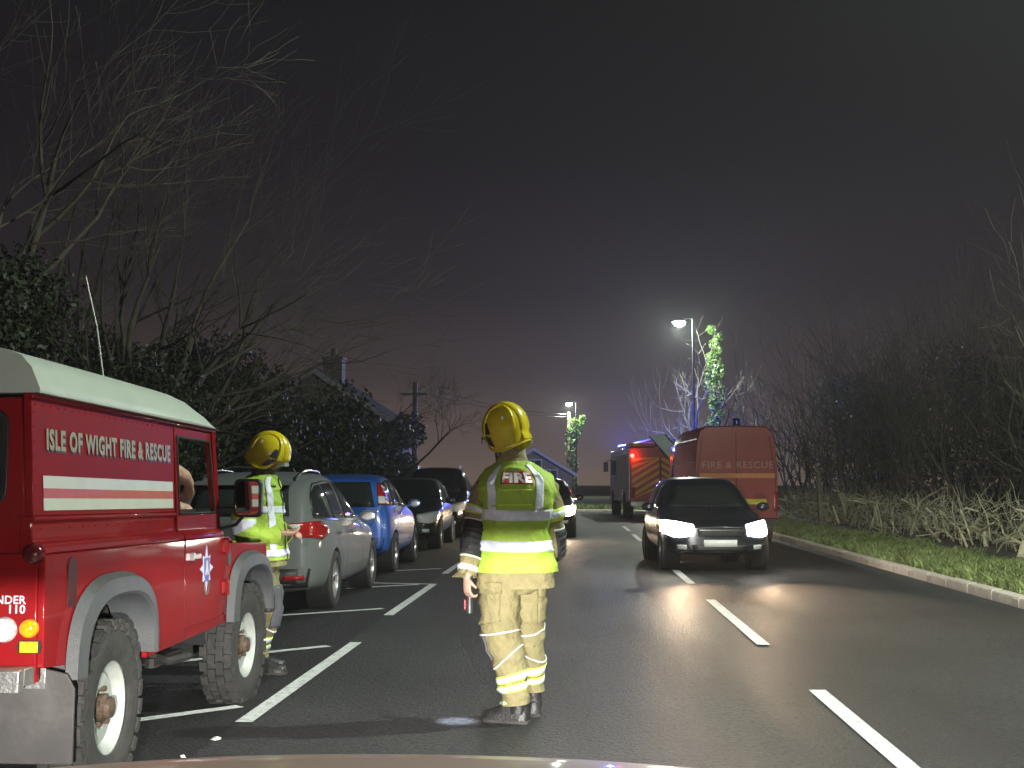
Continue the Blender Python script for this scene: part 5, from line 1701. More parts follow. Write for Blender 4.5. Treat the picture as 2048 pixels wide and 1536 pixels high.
# scraps of litter on the tarmac
for (x, y), lab in (((-1.97, 7.0), 'small crumpled white scrap lying on the tarmac near the rear wheel'), ((-2.02, 6.55), 'tiny white flake on the tarmac below the crumpled scrap')):
    g = B()
    rq = random.Random(int(y * 100))
    n = 7
    kk = .42 if y > 6.8 else .2
    g.rings([[(.05 * kk * math.cos(k * .9) * (1 + .9 * rq.random()) * s2, .05 * kk * math.sin(k * .9) * (1 + .9 * rq.random()) * s2, z + .008 * rq.random()) for k in range(n)] for z, s2 in ((.002, 1), (.010, .8), (.014, .2))])
    tag(g.obj('paper_scrap', M('paper_white', (.6, .6, .58), .7), None, loc=(x, y, .002)), lab, 'litter')
# ================================================================== people
SKIN_M = M('skin', (0.52, 0.31, 0.235), .5, var=.12, scale=20)
KIT = M('fire_kit_gold', (0.235, 0.205, 0.098), .85, var=.18, scale=7, bump=.9, bscale=20, dirt=.25, dirtcol=(.12, .095, .055))
VEST_M = M('hi_vis_yellow', (0.35, 0.52, 0.055), .7, var=.12, scale=6, bump=.5, bscale=22, dirt=.30, dirtcol=(.17, .22, .05))
TAPE = M('silver_tape', (0.70, 0.73, 0.86), .45, var=.14, scale=14, bump=.35, bscale=24)
TAPE_Y = M('lime_tape', (0.62, 0.80, 0.10), .6, var=.08)
PAD = M('black_pad', (0.020, 0.021, 0.024), .65, var=.3, scale=20, bump=.4, bscale=30)
GREYPAD = M('grey_knee_pad', (0.085, 0.085, 0.10), .75, var=.15)
PIPING = M('white_piping', (0.80, 0.80, 0.80), .6, var=.05)
HELMET_M = M('helmet_yellow', (0.62, 0.50, 0.012), .28, coat=.6, var=.08, scale=6, dirt=.18, dirtcol=(.30, .22, .02))
BOOT_M = M('boot_leather', (0.022, 0.021, 0.021), .45, var=.3, scale=15, bump=.3, bscale=50)
HAIR_M = M('dark_hair', (0.02, 0.015, 0.012), .7)
DARKCL = M('dark_clothing', (0.022, 0.024, 0.035), .8, var=.2)

def sp(c, e):
    return math.copysign(abs(c) ** e, c)

class Surf:
    """Smooth tube surface through rings (centre, U, V, ru, rv, exponent) with cloth folds."""
    def __init__(s, rings, fold=.006, freq=9.0, seed=0.0):
        s.r = rings; s.fold = fold; s.freq = freq; s.seed = seed

    @staticmethod
    def vertical(rows, **k):
        """rows: (x, y, z, rx, ry, rot, exp)"""
        out = []
        for x, y, z, rx, ry, rot, e in rows:
            c, q = math.cos(rot), math.sin(rot)
            out.append((Vector((x, y, z)), Vector((c, q, 0)), Vector((-q, c, 0)), rx, ry, e))
        return Surf(out, **k)

    @staticmethod
    def limb(pts, radii, ref, e=1.0, **k):
        """pts path; radii (ra, rb); ref: direction that U follows as closely as it can."""
        pts = [Vector(p) for p in pts]
        out = []
        for i, p in enumerate(pts):
            t = (pts[min(i + 1, len(pts) - 1)] - pts[max(i - 1, 0)]).normalized()
            u = Vector(ref) - t * Vector(ref).dot(t)
            u.normalize()
            out.append((p, u, t.cross(u), radii[i][0], radii[i][1], e))
        return Surf(out, **k)

    def _at(s, t):
        n = len(s.r) - 1
        f = min(max(t, 0), 1) * n
        i = min(int(f), n - 1)
        f -= i
        def cr_(get):
            p0, p1, p2, p3 = (get(s.r[min(max(j, 0), n)]) for j in (i - 1, i, i + 1, i + 2))
            return p1 + (p2 - p0) * (.5 * f) + (p0 * 2 - p1 * 5 + p2 * 4 - p3) * (.5 * f * f) + (p1 * 3 - p0 - p2 * 3 + p3) * (.5 * f ** 3)
        a, b = s.r[i], s.r[i + 1]
        C = cr_(lambda q: q[0])
        U = a[1].lerp(b[1], f).normalized(); V = a[2].lerp(b[2], f).normalized()
        return C, U, V, max(.002, cr_(lambda q: q[3])), max(.002, cr_(lambda q: q[4])), a[5] + (b[5] - a[5]) * f

    def p(s, t, a, off=0.0):
        C, U, V, ru, rv, e = s._at(t)
        d = U * (sp(math.cos(a), e) * ru) + V * (sp(math.sin(a), e) * rv)
        P = C + d
        nrm = (U * (math.cos(a) / ru) + V * (math.sin(a) / rv)).normalized()
        w = 0
        if s.fold:
            q = Vector((P.x * s.freq + s.seed, P.y * s.freq, P.z * s.freq * .8))
            rg = 1 - abs(noise.noise(Vector((P.x * 5 + P.z * 7 + s.seed * 1.7, P.y * 5, P.z * 6 - P.x * 4))))
            w = s.fold * (1.1 * rg ** 7 - .25 + noise.noise(q) + .55 * noise.noise(q * 2.1 + Vector((3, 1, 7))) + .8 * max(0, noise.noise(Vector((P.x * 6 + P.z * 14 + s.seed, P.y * 6, P.z * 9 - P.x * 5)))))
        return P + nrm * (w + off)

    def patch(s, t0, t1, a0=0, a1=2 * math.pi, off=0.0, nt=24, na=36, close=None, capb=False, capt=False, g=None, tf=None):
        g = g or B()
        closed = close if close is not None else abs(a1 - a0) > 6.28
        rows = []
        for i in range(nt + 1):
            row = []
            for j in range(na if closed else na + 1):
                a = a0 + (a1 - a0) * j / na
                t = t0 + (t1 - t0) * i / nt
                if tf:
                    t = tf(t, a)
                row.append(s.p(t, a, off))
            rows.append(row)
        g.rings(rows, closed, False)
        n = len(rows[0])
        o = len(g.v) - n * len(rows)
        if capb and closed:
            g.f.append(tuple(o + k for k in range(n)))
        if capt and closed:
            g.f.append(tuple(o + n * nt + k for k in range(n)))
        return g

def solid(o, th):
    md = o.modifiers.new('solid', 'SOLIDIFY')
    md.thickness = th
    md.offset = -1
    return o

def cloth(g, name, mat, parent, th=0.0):
    o = g.obj(name, mat, parent, smooth=True, angle=70)
    if th:
        solid(o, th)
    return o

def add_hand(g, wrist, fdir, palm_n, curl, thumb_side, scale=1.0, tcurl=.6):
    """Palm, four unequal curled fingers and a side thumb, appended to g. palm_n points out of the palm."""
    f = Vector(fdir).normalized()
    n = Vector(palm_n); n = (n - f * n.dot(f)).normalized()
    sdir = f.cross(n) * thumb_side           # towards the thumb side
    k = scale
    w = Vector(wrist)
    rows = []
    for t, hw, th in ((-.03, .026, .020), (0, .028, .019), (.035, .038, .017), (.07, .042, .015), (.092, .040, .012)):
        ring = []
        for q in range(12):
            a = 2 * math.pi * q / 12
            ring.append(w + f * t * k + sdir * math.cos(a) * hw * k + n * math.sin(a) * th * k)
        rows.append(ring)
    g.rings(rows)
    for i, (so, ln) in enumerate(((.031, .072), (.0105, .080), (-.0105, .075), (-.030, .060))):
        p = w + f * .084 * k + sdir * so * k
        ang = 0
        pts, rs = [p - f * .015 * k, p], [.0095 * k, .0095 * k]
        for q, frac in enumerate((.45, .32, .25)):
            ang += curl * (1.0 if q else .8)
            d = f * math.cos(ang) + n * math.sin(ang)
            p = p + d * ln * frac * k
            pts.append(p); rs.append((.0092, .0085, .0070)[q] * k)
        g.tube(pts, rs, 8)
    p = w + f * .025 * k + sdir * .032 * k
    pts, rs = [p - sdir * .012 * k, p], [.012 * k, .0115 * k]
    d = (f * .62 + sdir * .68 + n * .25).normalized()
    for q, ln in enumerate((.036, .030)):
        p = p + d * ln * k
        pts.append(p); rs.append((.0105, .0085)[q] * k)
        d = (d + n * tcurl - sdir * tcurl * .8 + f * .1).normalized()
    g.tube(pts, rs, 8)
    return g

def head_mesh(g, c, fwd, up=(0, 0, 1), k=1.0):
    """Egg-shaped head with jaw, nose, brow, ears; c = centre of the head."""
    f = Vector(fwd).normalized(); u = Vector(up); u = (u - f * u.dot(f)).normalized(); r_ = f.cross(u)
    c = Vector(c)
    rows = []
    for z, rx, ry, fo in ((-.115, .030, .030, .045), (-.10, .048, .055, .032), (-.07, .060, .076, .016), (-.03, .070, .090, .004), (.02, .076, .097, 0), (.06, .074, .094, -.004), (.095, .058, .074, -.006), (.115, .030, .040, -.006), (.121, .005, .006, -.006)):
        ring = []
        for q in range(20):
            a = 2 * math.pi * q / 20
            ring.append(c + u * z * k + r_ * math.cos(a) * rx * k + f * (math.sin(a) * ry + fo) * k)
        rows.append(ring)
    g.rings(rows)
    n0 = c + f * .088 * k
    g.tube([n0 + u * .012 * k, n0 + f * .010 * k - u * .010 * k, n0 + f * .022 * k - u * .032 * k, n0 + f * .004 * k - u * .040 * k], [.007 * k, .009 * k, .012 * k, .008 * k], 8)
    for s in (-1, 1):
        g.ball(c + r_ * s * .077 * k - u * .012 * k - f * .005 * k, (.010 * k, .018 * k, .030 * k), 8, 6)
        g.ball(c + r_ * s * .030 * k + f * .082 * k + u * .012 * k, .012 * k, 8, 6)
    g.tube([c + f * .090 * k - u * .062 * k - r_ * .022 * k, c + f * .097 * k - u * .062 * k, c + f * .090 * k - u * .062 * k + r_ * .022 * k], .006 * k, 6)
    return g

def finish_body(g, parent, voxel=.0065):
    """One continuous skin surface for the whole figure."""
    o = g.obj('body', SKIN_M, parent, smooth=True, angle=180)
    md = o.modifiers.new('remesh', 'REMESH')
    md.mode = 'VOXEL'
    md.voxel_size = voxel
    bake(o)
    sm = o.modifiers.new('smooth', 'SMOOTH'); sm.factor = .5; sm.iterations = 2
    bake(o)
    o.data.polygons.foreach_set('use_smooth', [True] * len(o.data.polygons))
    if not o.data.materials:
        o.data.materials.append(SKIN_M)
    return o

def helmet(parent, c, fwd, up, k=1.0):
    """Deep yellow dome with raised crest bands, rear skirt, dark side cut-outs, visor lip and chin strap."""
    f = Vector(fwd).normalized(); u = Vector(up); u = (u - f * u.dot(f)).normalized(); r_ = f.cross(u)
    X = Matrix((r_, f, u)).transposed().to_4x4(); X.translation = Vector(c)
    def shell(t, a, off=0.0):
        # t: 0 rim .. 1 crown; a: 0 = right, pi/2 = front, -pi/2 = back
        ca, sa = math.cos(a), math.sin(a)
        rx, ry = .132, (.150 if sa > 0 else .158)
        rim = -.095 - .045 * abs(ca) ** 2 * (1 if sa < .55 else .3) + (.075 * max(0, sa) ** 2.0) - .01 * max(0, -sa)
        if t < .22:
            q = t / .22
            z = rim + (-.015 - rim) * q
            fl = 1.0 + (.055 if sa < 0 else .02) * (1 - q) ** 2 - .02 * max(0, abs(ca)) * (1 - q)
            rr_ = 1.0 * fl
        else:
            q = (t - .22) / .78 * math.pi / 2
            z = -.015 + .168 * math.sin(q)
            rr_ = max(.001, math.cos(q)) ** .92
        P = Vector((ca * rx * rr_, sa * ry * rr_, z))
        nn = Vector((ca * rr_ / rx, sa * rr_ / ry, max(0, z + .015) / .168 / .15)).normalized()
        return P + nn * off
    g = B()
    rows = [[shell(i / 20, 2 * math.pi * j / 48) * k for j in range(48)] for i in range(21)]
    g.rings(rows, True, False)
    g.v = [tuple(X @ Vector(v)) for v in g.v]
    o = g.obj('helmet', HELMET_M, parent, smooth=True, angle=60)
    solid(o, .006)
    # raised oval bands each side of the crest, running front to back
    for s in (-1, 1):
        pts, rs = [], []
        for i in range(25):
            q = -.10 + (math.pi + .1) * i / 24           # front low -> over top -> back low
            y, z = math.cos(q) * .150, -.015 + math.sin(q) * .168
            x = s * (.062 + .030 * math.cos(q) ** 2)
            # push onto the shell
            zz = max(0, (z + .015) / .168)
            rr_ = math.sqrt(max(.0, 1 - zz ** 2))
            lim = math.sqrt(max(0.0, 1 - (x / .132) ** 2))
            y = math.copysign(min(abs(y), .156 * lim * max(rr_, .02)), y) if rr_ < .999 else math.copysign(.154 * lim, y)
            z = -.015 + .168 * math.sqrt(max(0, 1 - (x / .132) ** 2 - (y / .154) ** 2)) if math.sin(q) > .12 else z
            pts.append(X @ (Vector((x, y, z)) * k)); rs.append(.0125 * k)
        B().tube(pts, rs, 8).obj('crest_band', HELMET_M, o, smooth=True, angle=80)
    cb = B()
    rows = []
    for i in range(27):
        q = .10 + (math.pi - .10) * min(i, 22) / 22
        y, z = math.cos(q), math.sin(q)
        dn = max(0, i - 22) * .019
        ring = []
        for xx, lift in ((-.056, -.016), (-.046, .006), (0, .011), (.046, .006), (.056, -.016)):
            lift = lift * (1 if i < 18 else max(.15, 1 - (i - 18) / 8)) - (.006 if i > 22 and abs(xx) > .03 else 0)
            ring.append(X @ (Vector((xx, y * (.156 + lift + (.010 if i > 24 else 0)), -.015 + z * (.166 + lift) - dn)) * k))
        rows.append(ring)
    cb.rings(rows, False, False)
    cb.obj('crest', HELMET_M, o, smooth=True, angle=60)
    # dark openings low at each side, towards the front
    for s in (-1, 1):
        for t0, t1, a0, a1 in ((.20, .40, .42, .86), (.05, .16, .28, .72)):
            g = B()
            rws = []
            for i in range(6):
                tt = t0 + (t1 - t0) * i / 5
                sh = .18 * (i / 5 - .5)
                rws.append([X @ (shell(tt, (a0 + (a1 - a0) * j / 6 + sh) if s > 0 else math.pi - (a0 + (a1 - a0) * j / 6 + sh), .0035) * k) for j in range(7)])
            g.rings(rws, False, False)
            g.obj('side_opening', PAD, o, smooth=True)
    g = B().tube([X @ (shell(.004, 2 * math.pi * j / 48, .001) * k) for j in range(49)], .005 * k, 6)
    g.obj('rim', HELMET_M, o, smooth=True, angle=80)
    for s in (-1, 1):
        g = B().rings([[X @ (shell(tt, (-.35 if s > 0 else math.pi + .35) + dj, .003) * k) for dj in (-.05, 0, .05)] for tt in (.40, .44, .47)], False, False)
        g.obj('reflective_sticker', TAPE, o, smooth=True)
    # peak lip and clear visor
    g = B()
    g.rings([[X @ (shell(.20, a, .002) * k), X @ ((shell(.17, a, .002) + Vector((0, .016, .012))) * k), X @ ((shell(.14, a, .002) + Vector((0, .018, .0))) * k)] for a in [math.pi * (.22 + .56 * j / 16) for j in range(17)]], False, False)
    solid(g.obj('peak', HELMET_M, o, smooth=True), .003)
    g = B()
    g.rings([[X @ ((shell(.14, a, .004) + Vector((0, .02, 0))) * k), X @ ((shell(.03, a, .004) + Vector((0, .028, -.02))) * k)] for a in [math.pi * (.25 + .5 * j / 14) for j in range(15)]], False, False)
    g.obj('visor', glass_mat('clear_visor', (.3, .32, .3), .75), o, smooth=True)
    # chin straps
    g = B()
    for s in (-1, 1):
        g.tube([X @ (Vector((s * .105, .03, -.10)) * k), X @ (Vector((s * .085, .055, -.15)) * k), X @ (Vector((s * .03, .085, -.185)) * k), X @ (Vector((0, .09, -.19)) * k)], .0075 * k, 6)
    g.obj('chin_strap', PAD, o, smooth=True)
    return o

def boot(parent, ankle, toe_dir, k=1.0, ln=.30):
    t = Vector((toe_dir[0], toe_dir[1], 0)).normalized()
    s = Vector((t.y, -t.x, 0))
    a = Vector((ankle[0], ankle[1], 0))
    rows = []
    for q, hw, zt in ((-.085, .030, .085), (-.075, .043, .10), (-.03, .047, .115), (.03, .046, .12), (.075, .047, .105), (.12, .051, .085), (.165, .050, .073), (.195, .040, .062), (.212, .018, .045)):
        ring = []
        for w, z in ((-1, .0), (-1.05, .018), (-.92, .5), (-.55, .93), (0, 1.0), (.55, .93), (.92, .5), (1.05, .018), (1, .0)):
            zz = z * zt if z > .1 else z
            ring.append(a + t * q * k + s * w * hw * k + Vector((0, 0, zz * k + .001)))
        rows.append(ring)
    g = B().rings(rows)
    g.tube([a + Vector((0, 0, .06)) - t * .02, a + Vector((0, 0, .16)) - t * .022, a + Vector((0, 0, .27)) - t * .02], [.060, .056, .060], 14)
    o = g.obj('boot', BOOT_M, parent, smooth=True, angle=50)
    so = B()
    so.rings([[a + t * q * k + s * w * hw * k * 1.06 + Vector((0, 0, z)) for w, z in ((-1, .001), (-1, .022), (1, .022), (1, .001))] for q, hw in ((-.092, .034), (-.07, .046), (0, .048), (.08, .047), (.13, .053), (.17, .052), (.205, .038), (.218, .016))])
    so.obj('sole', RUBBER, o, bevel=.003)
    return o

# ------------------------------------------------------------------ firefighter standing with the torch, seen from behind
def firefighter_back():
    root = empty('person', (-.395, 7.55, 0))
    root.scale = (.90, .95, 1.0)
    tag(root, 'firefighter in yellow helmet and fire vest standing in the road with back turned', 'person')
    hips = Vector((.065, .12, .90))
    # trousers: two legs and a seat
    LL = Surf.limb([(-.005, .10, .96), (-.022, .09, .82), (-.028, .07, .66), (-.022, .045, .53), (.006, .04, .42), (.040, .035, .30), (.062, .03, .20), (.068, .03, .115)],
                   [(.135, .135), (.138, .135), (.125, .122), (.118, .115), (.108, .105), (.097, .094), (.092, .090), (.092, .092)], (1, 0, 0), e=.92, fold=.014, freq=7, seed=1)
    RL = Surf.limb([(.125, .16, .96), (.135, .18, .82), (.142, .20, .66), (.150, .22, .53), (.158, .25, .42), (.168, .28, .30), (.172, .30, .20), (.174, .30, .15)],
                   [(.130, .135), (.125, .130), (.112, .118), (.103, .108), (.096, .098), (.090, .092), (.086, .088), (.086, .088)], (1, 0, 0), e=.92, fold=.014, freq=7, seed=5)
    seat = Surf.vertical([(.06, .13, .76, .12, .12, 0, .8), (.062, .13, .82, .215, .155, 0, .8), (.065, .12, .92, .232, .165, 0, .8), (.07, .11, 1.02, .228, .16, 0, .8)], fold=.007, freq=7, seed=2)
    tr = B()
    LL.patch(0, 1, g=tr, nt=48, na=36); RL.patch(0, 1, g=tr, nt=48, na=36); seat.patch(0, 1, g=tr, nt=14, na=40, capb=True)
    tro = cloth(tr, 'trousers', KIT, root)
    for S, tt in ((LL, ((.735, .775), (.815, .855))), (RL, ((.70, .74), (.785, .825)))):
        for t0, t1 in tt:
            cloth(S.patch(t0 - .014, t1 + .014, off=.004, nt=3, na=36), 'lime_band', TAPE_Y, tro, .003)
            cloth(S.patch(t0, t1, off=.0075, nt=3, na=36), 'reflective_band', TAPE, tro, .003)
        cloth(S.patch(.415, .425, off=.006, nt=1, na=36, tf=lambda t, a: t + .012 * math.sin(a)), 'piping', PIPING, tro, .004)
        sg = -1 if S is LL else 1
        cloth(S.patch(.605, .615, off=.006, nt=1, na=36, tf=lambda t, a, sg=sg: t + .055 * (math.cos(a) * sg)), 'piping', PIPING, tro, .004)
    cloth(LL.patch(.43, .60, math.pi * .86, math.pi * 1.42, off=.014, nt=8, na=10), 'knee_pad', GREYPAD, tro, .01)
    # cargo pockets with flaps
    for S, a0, a1 in ((LL, math.pi * .50, math.pi * 1.02), (RL, -math.pi * .15, math.pi * .30)):
        cloth(S.patch(.17, .36, a0, a1, off=.012, nt=8, na=8), 'pocket', KIT, tro, .012)
        cloth(S.patch(.145, .205, a0 - .05, a1 + .05, off=.024, nt=3, na=8), 'pocket_flap', KIT, tro, .006)
    # jacket
    J = Surf.vertical([(.058, .10, .80, .268, .185, 0, .85), (.062, .10, .86, .255, .178, 0, .85), (.066, .09, .98, .238, .165, 0, .85), (.072, .08, 1.12, .232, .160, 0, .85), (.076, .075, 1.27, .232, .155, 0, .85),
                       (.076, .08, 1.39, .226, .140, 0, .85), (.070, .09, 1.47, .195, .112, 0, .9), (.058, .10, 1.535, .125, .088, 0, 1), (.045, .11, 1.575, .098, .092, 0, 1), (.040, .115, 1.635, .090, .090, 0, 1)], fold=.008, freq=6, seed=9)
    jk = B()
    J.patch(0, 1, g=jk, nt=60, na=56, capt=False)
    LA = Surf.limb([(-.030, .10, 1.42), (-.125, .095, 1.395), (-.175, .085, 1.30), (-.200, .07, 1.20), (-.212, .05, 1.11), (-.228, .025, 1.00), (-.244, 0, .915), (-.250, -.01, .875)],
                   [(.060, .080), (.082, .092), (.088, .092), (.084, .088), (.085, .088), (.076, .078), (.070, .072), (.074, .075)], (1, 0, -.6), fold=.013, freq=9, seed=3)
    RA = Surf.limb([(.170, .10, 1.42), (.262, .10, 1.395), (.305, .105, 1.30), (.318, .12, 1.17), (.312, .16, 1.06), (.28, .25, 1.00), (.22, .33, 1.00), (.18, .37, 1.01)],
                   [(.060, .080), (.076, .090), (.080, .088), (.074, .084), (.074, .082), (.066, .07), (.062, .065), (.062, .065)], (1, 0, .6), fold=.013, freq=9, seed=4)
    LA.patch(0, 1, g=jk, nt=48, na=32); RA.patch(0, 1, g=jk, nt=44, na=32)
    jo = cloth(jk, 'jacket', KIT, root)
    for S, pads in ((LA, (.25, 2.55)), (RA, (-.5, 1.5))):
        cloth(S.patch(.315, .385, off=.004, nt=3, na=32), 'lime_band', TAPE_Y, jo, .003)
        cloth(S.patch(.332, .368, off=.0075, nt=2, na=32), 'reflective_band', TAPE, jo, .003)
        cloth(S.patch(.445, .735, pads[0], pads[1], off=.012, nt=14, na=12), 'elbow_pad', PAD, jo, .012)
        for q in range(6):
            t = .475 + q * .043
            cloth(S.patch(t, t + .022, pads[0] + .15, pads[1] - .15, off=.0185, nt=2, na=10), 'pad_rib', PAD, jo, .006)
        cloth(S.patch(.430, .440, pads[0] - .1, pads[1] + .1, off=.013, nt=1, na=14), 'piping', PIPING, jo, .005)
        cloth(S.patch(.742, .757, pads[0] - .1, pads[1] + .1, off=.013, nt=1, na=14), 'piping', PIPING, jo, .005)
        cloth(S.patch(.83, .90, off=.006, nt=3, na=32), 'reflective_band', TAPE, jo, .003)
    # cuff flap sticking out behind the wrist
    B().rings([[(-.30, -.02, .905), (-.345, -.03, .872), (-.35, -.02, .866)], [(-.235, -.085, .92), (-.26, -.10, .875), (-.255, -.095, .868)]], False, False).obj('cuff_flap', KIT, jo)
    # vest over the jacket
    V = Surf.vertical([(.060, .095, .895, .272, .190, 0, .82), (.064, .09, .98, .258, .182, 0, .82), (.070, .085, 1.12, .248, .176, 0, .82), (.076, .08, 1.27, .248, .170, 0, .82),
                       (.077, .085, 1.39, .262, .160, 0, .85), (.072, .095, 1.465, .252, .130, 0, .9), (.062, .10, 1.525, .175, .105, 0, .95), (.054, .105, 1.56, .108, .095, 0, 1)], fold=.016, freq=6, seed=9)
    vg = V.patch(0, 1, nt=64, na=72)
    vo = cloth(vg, 'vest', VEST_M, root, .004)
    # tape: two hoops, two shoulder straps on the back
    hoop = lambda t, a: t + .004 * math.sin(a * 2 + 1)
    cloth(V.patch(.190, .252, off=.004, nt=4, na=80, tf=hoop), 'reflective_band', TAPE, vo, .002)
    cloth(V.patch(.366, .428, off=.004, nt=4, na=80, tf=hoop), 'reflective_band', TAPE, vo, .002)
    for a0, a1, sl in ((-2.26, -2.02, .16), (-1.12, -.88, -.16)):
        rows = []
        g = B()
        for i in range(25):
            t = .422 + (.90 - .422) * i / 24
            k2 = i / 24
            rows.append([V.p(t, a0 + (a1 - a0) * j / 6 + sl * (math.sin(k2 * 3.1) * .0 + k2 * -.35), .0045) for j in range(7)])
        g.rings(rows, False, False)
        cloth(g, 'shoulder_strap', TAPE, vo, .002)
    # thin lime seam strips below the lettering
    cloth(V.patch(.455, .462, -1.95, -1.2, off=.005, nt=1, na=14), 'seam_strip', TAPE_Y, vo, .002)
    cloth(V.patch(.560, .570, -1.95, -1.2, off=.005, nt=1, na=14), 'seam_strip', TAPE_Y, vo, .002)
    # red FIRE patch
    pg = V.patch(.625, .785, -1.90, -1.15, off=.006, nt=8, na=14)
    po = cloth(pg, 'fire_patch', M('patch_red', (.42, .02, .02), .55, var=.2, scale=12), vo, .002)
    # lettering bent onto the vest
    cu = text_obj('lettering', 'FIRE', .14, M('patch_white', (.80, .80, .80), .4, var=.06), po, Matrix.Identity(4), bold=.006, extrude=.0, spacing=1.02, align='CENTER')
    me = cu.data
    xs = [v.co.x for v in me.vertices]; ysv = [v.co.y for v in me.vertices]
    x0, x1, y0, y1 = min(xs), max(xs), min(ysv), max(ysv)
    bm = bmesh.new(); bm.from_mesh(me)
    bmesh.ops.triangulate(bm, faces=bm.faces)
    bmesh.ops.subdivide_edges(bm, edges=bm.edges, cuts=1)
    for v in bm.verts:
        fx, fy = (v.co.x - x0) / (x1 - x0), (v.co.y - y0) / (y1 - y0)
        v.co = V.p(.640 + (.770 - .640) * fy, -1.86 + (1.86 - 1.19) * fx, .0095)
    bm.to_mesh(me); bm.free()
    # ragged vest hem flap at the right
    B().rings([[(.305, .02, 1.0), (.335, .05, .97), (.32, .10, .96)], [(.315, .0, .94), (.352, .03, .93), (.335, .09, .92)], [(.29, .0, .90), (.30, .03, .895), (.30, .08, .895)]], False, False).obj('hem_fold', VEST_M, vo, smooth=True)
    # body, collar, head
    b = B()
    Surf.vertical([(.06, .12, .80, .12, .10, 0, 1), (.065, .11, .95, .17, .12, 0, .9), (.072, .09, 1.15, .165, .115, 0, .9), (.075, .09, 1.38, .165, .10, 0, .9), (.060, .10, 1.50, .10, .07, 0, 1), (.040, .12, 1.58, .058, .062, 0, 1), (.020, .13, 1.66, .056, .062, 0, 1)], fold=0).patch(0, 1, nt=30, na=24, capb=True, capt=True, g=b)
    for S in (LL, RL):
        T = Surf([(c, u, v, ru * .62, rv * .62, 1.0) for c, u, v, ru, rv, e in S.r], fold=0)
        T.patch(0, 1, nt=24, na=14, capb=True, capt=True, g=b)
    for S in (LA, RA):
        T = Surf([(c, u, v, ru * .52, rv * .52, 1.0) for c, u, v, ru, rv, e in S.r], fold=0)
        T.patch(0, 1, nt=24, na=12, capb=True, capt=True, g=b)
    hf = Vector((-.90, .44, -.16))
    head_mesh(b, (-.005, .145, 1.735), hf)
    wl = Vector((-.252, -.012, .885))
    b.tube([(-.246, -.005, .93), wl], [.032, .028], 12)
    add_hand(b, wl - Vector((0, 0, .015)), (.05, -.05, -1), (.75, .55, 0), .78, 1, 1.06, .5)
    b.tube([(.20, .35, 1.005), (.165, .38, 1.01)], [.03, .027], 12)
    add_hand(b, (.165, .38, 1.01), (-.8, .55, .1), (0, .1, -1), .5, 1, 1.0)
    finish_body(b, root)
    helmet(root, (-.002, .14, 1.765), hf, (-.10, -.02, 1), 1.02)
    # dark hair below the rim
    boot(root, (.072, .035), (-.95, .30), 1.05)
    boot(root, (.176, .30), (-.25, 1), 1.02)
    # laces tag on the left boot (pale green)
    B().tube([(-.03, .03, .118), (.0, -.03, .128), (.045, -.05, .118)], [.008, .014, .009], 6).obj('boot_tag', M('pale_tag', (.35, .52, .28), .6), root)
    return root, wl
FF1, WL = firefighter_back()

# torch held in the hanging hand, switched on and pointing at the ground
tr_ = empty('torch', (-.395 + WL.x * .9 + .016, 7.55 + WL.y * .95 + .028, WL.z - .10))
tag(tr_, 'small black torch with a red end held in the firefighter hanging hand', 'torch')
B().lathe([(0, .09), (.016, .09), (.019, .07), (.019, -.07), (.023, -.085), (.023, -.135), (.019, -.137), (.018, -.125), (0, -.125)], (0, 0, 0), (0, 0, 1), 18).obj('barrel', M('torch_body', (.05, .052, .056), .4, metal=.3), tr_, smooth=True)
B().box((-.027, -.004, -.085), (.012, .022, .06)).obj('red_clip', M('torch_red', (.45, .02, .03), .4), tr_, bevel=.004)
B().cyl((0, 0, -.1255), (0, 0, -.1275), .016, n=16).obj('lens', M('torch_lens', (.8, .85, .9), .2, emit=(.75, .85, 1.0), estr=20), tr_)
lamp_light('torch_beam', 'SPOT', tr_, (0, 0, -.14), 190, (.72, .82, 1.0), .012, aim=(-.12, .10, -1), spot=26, blend=.9)

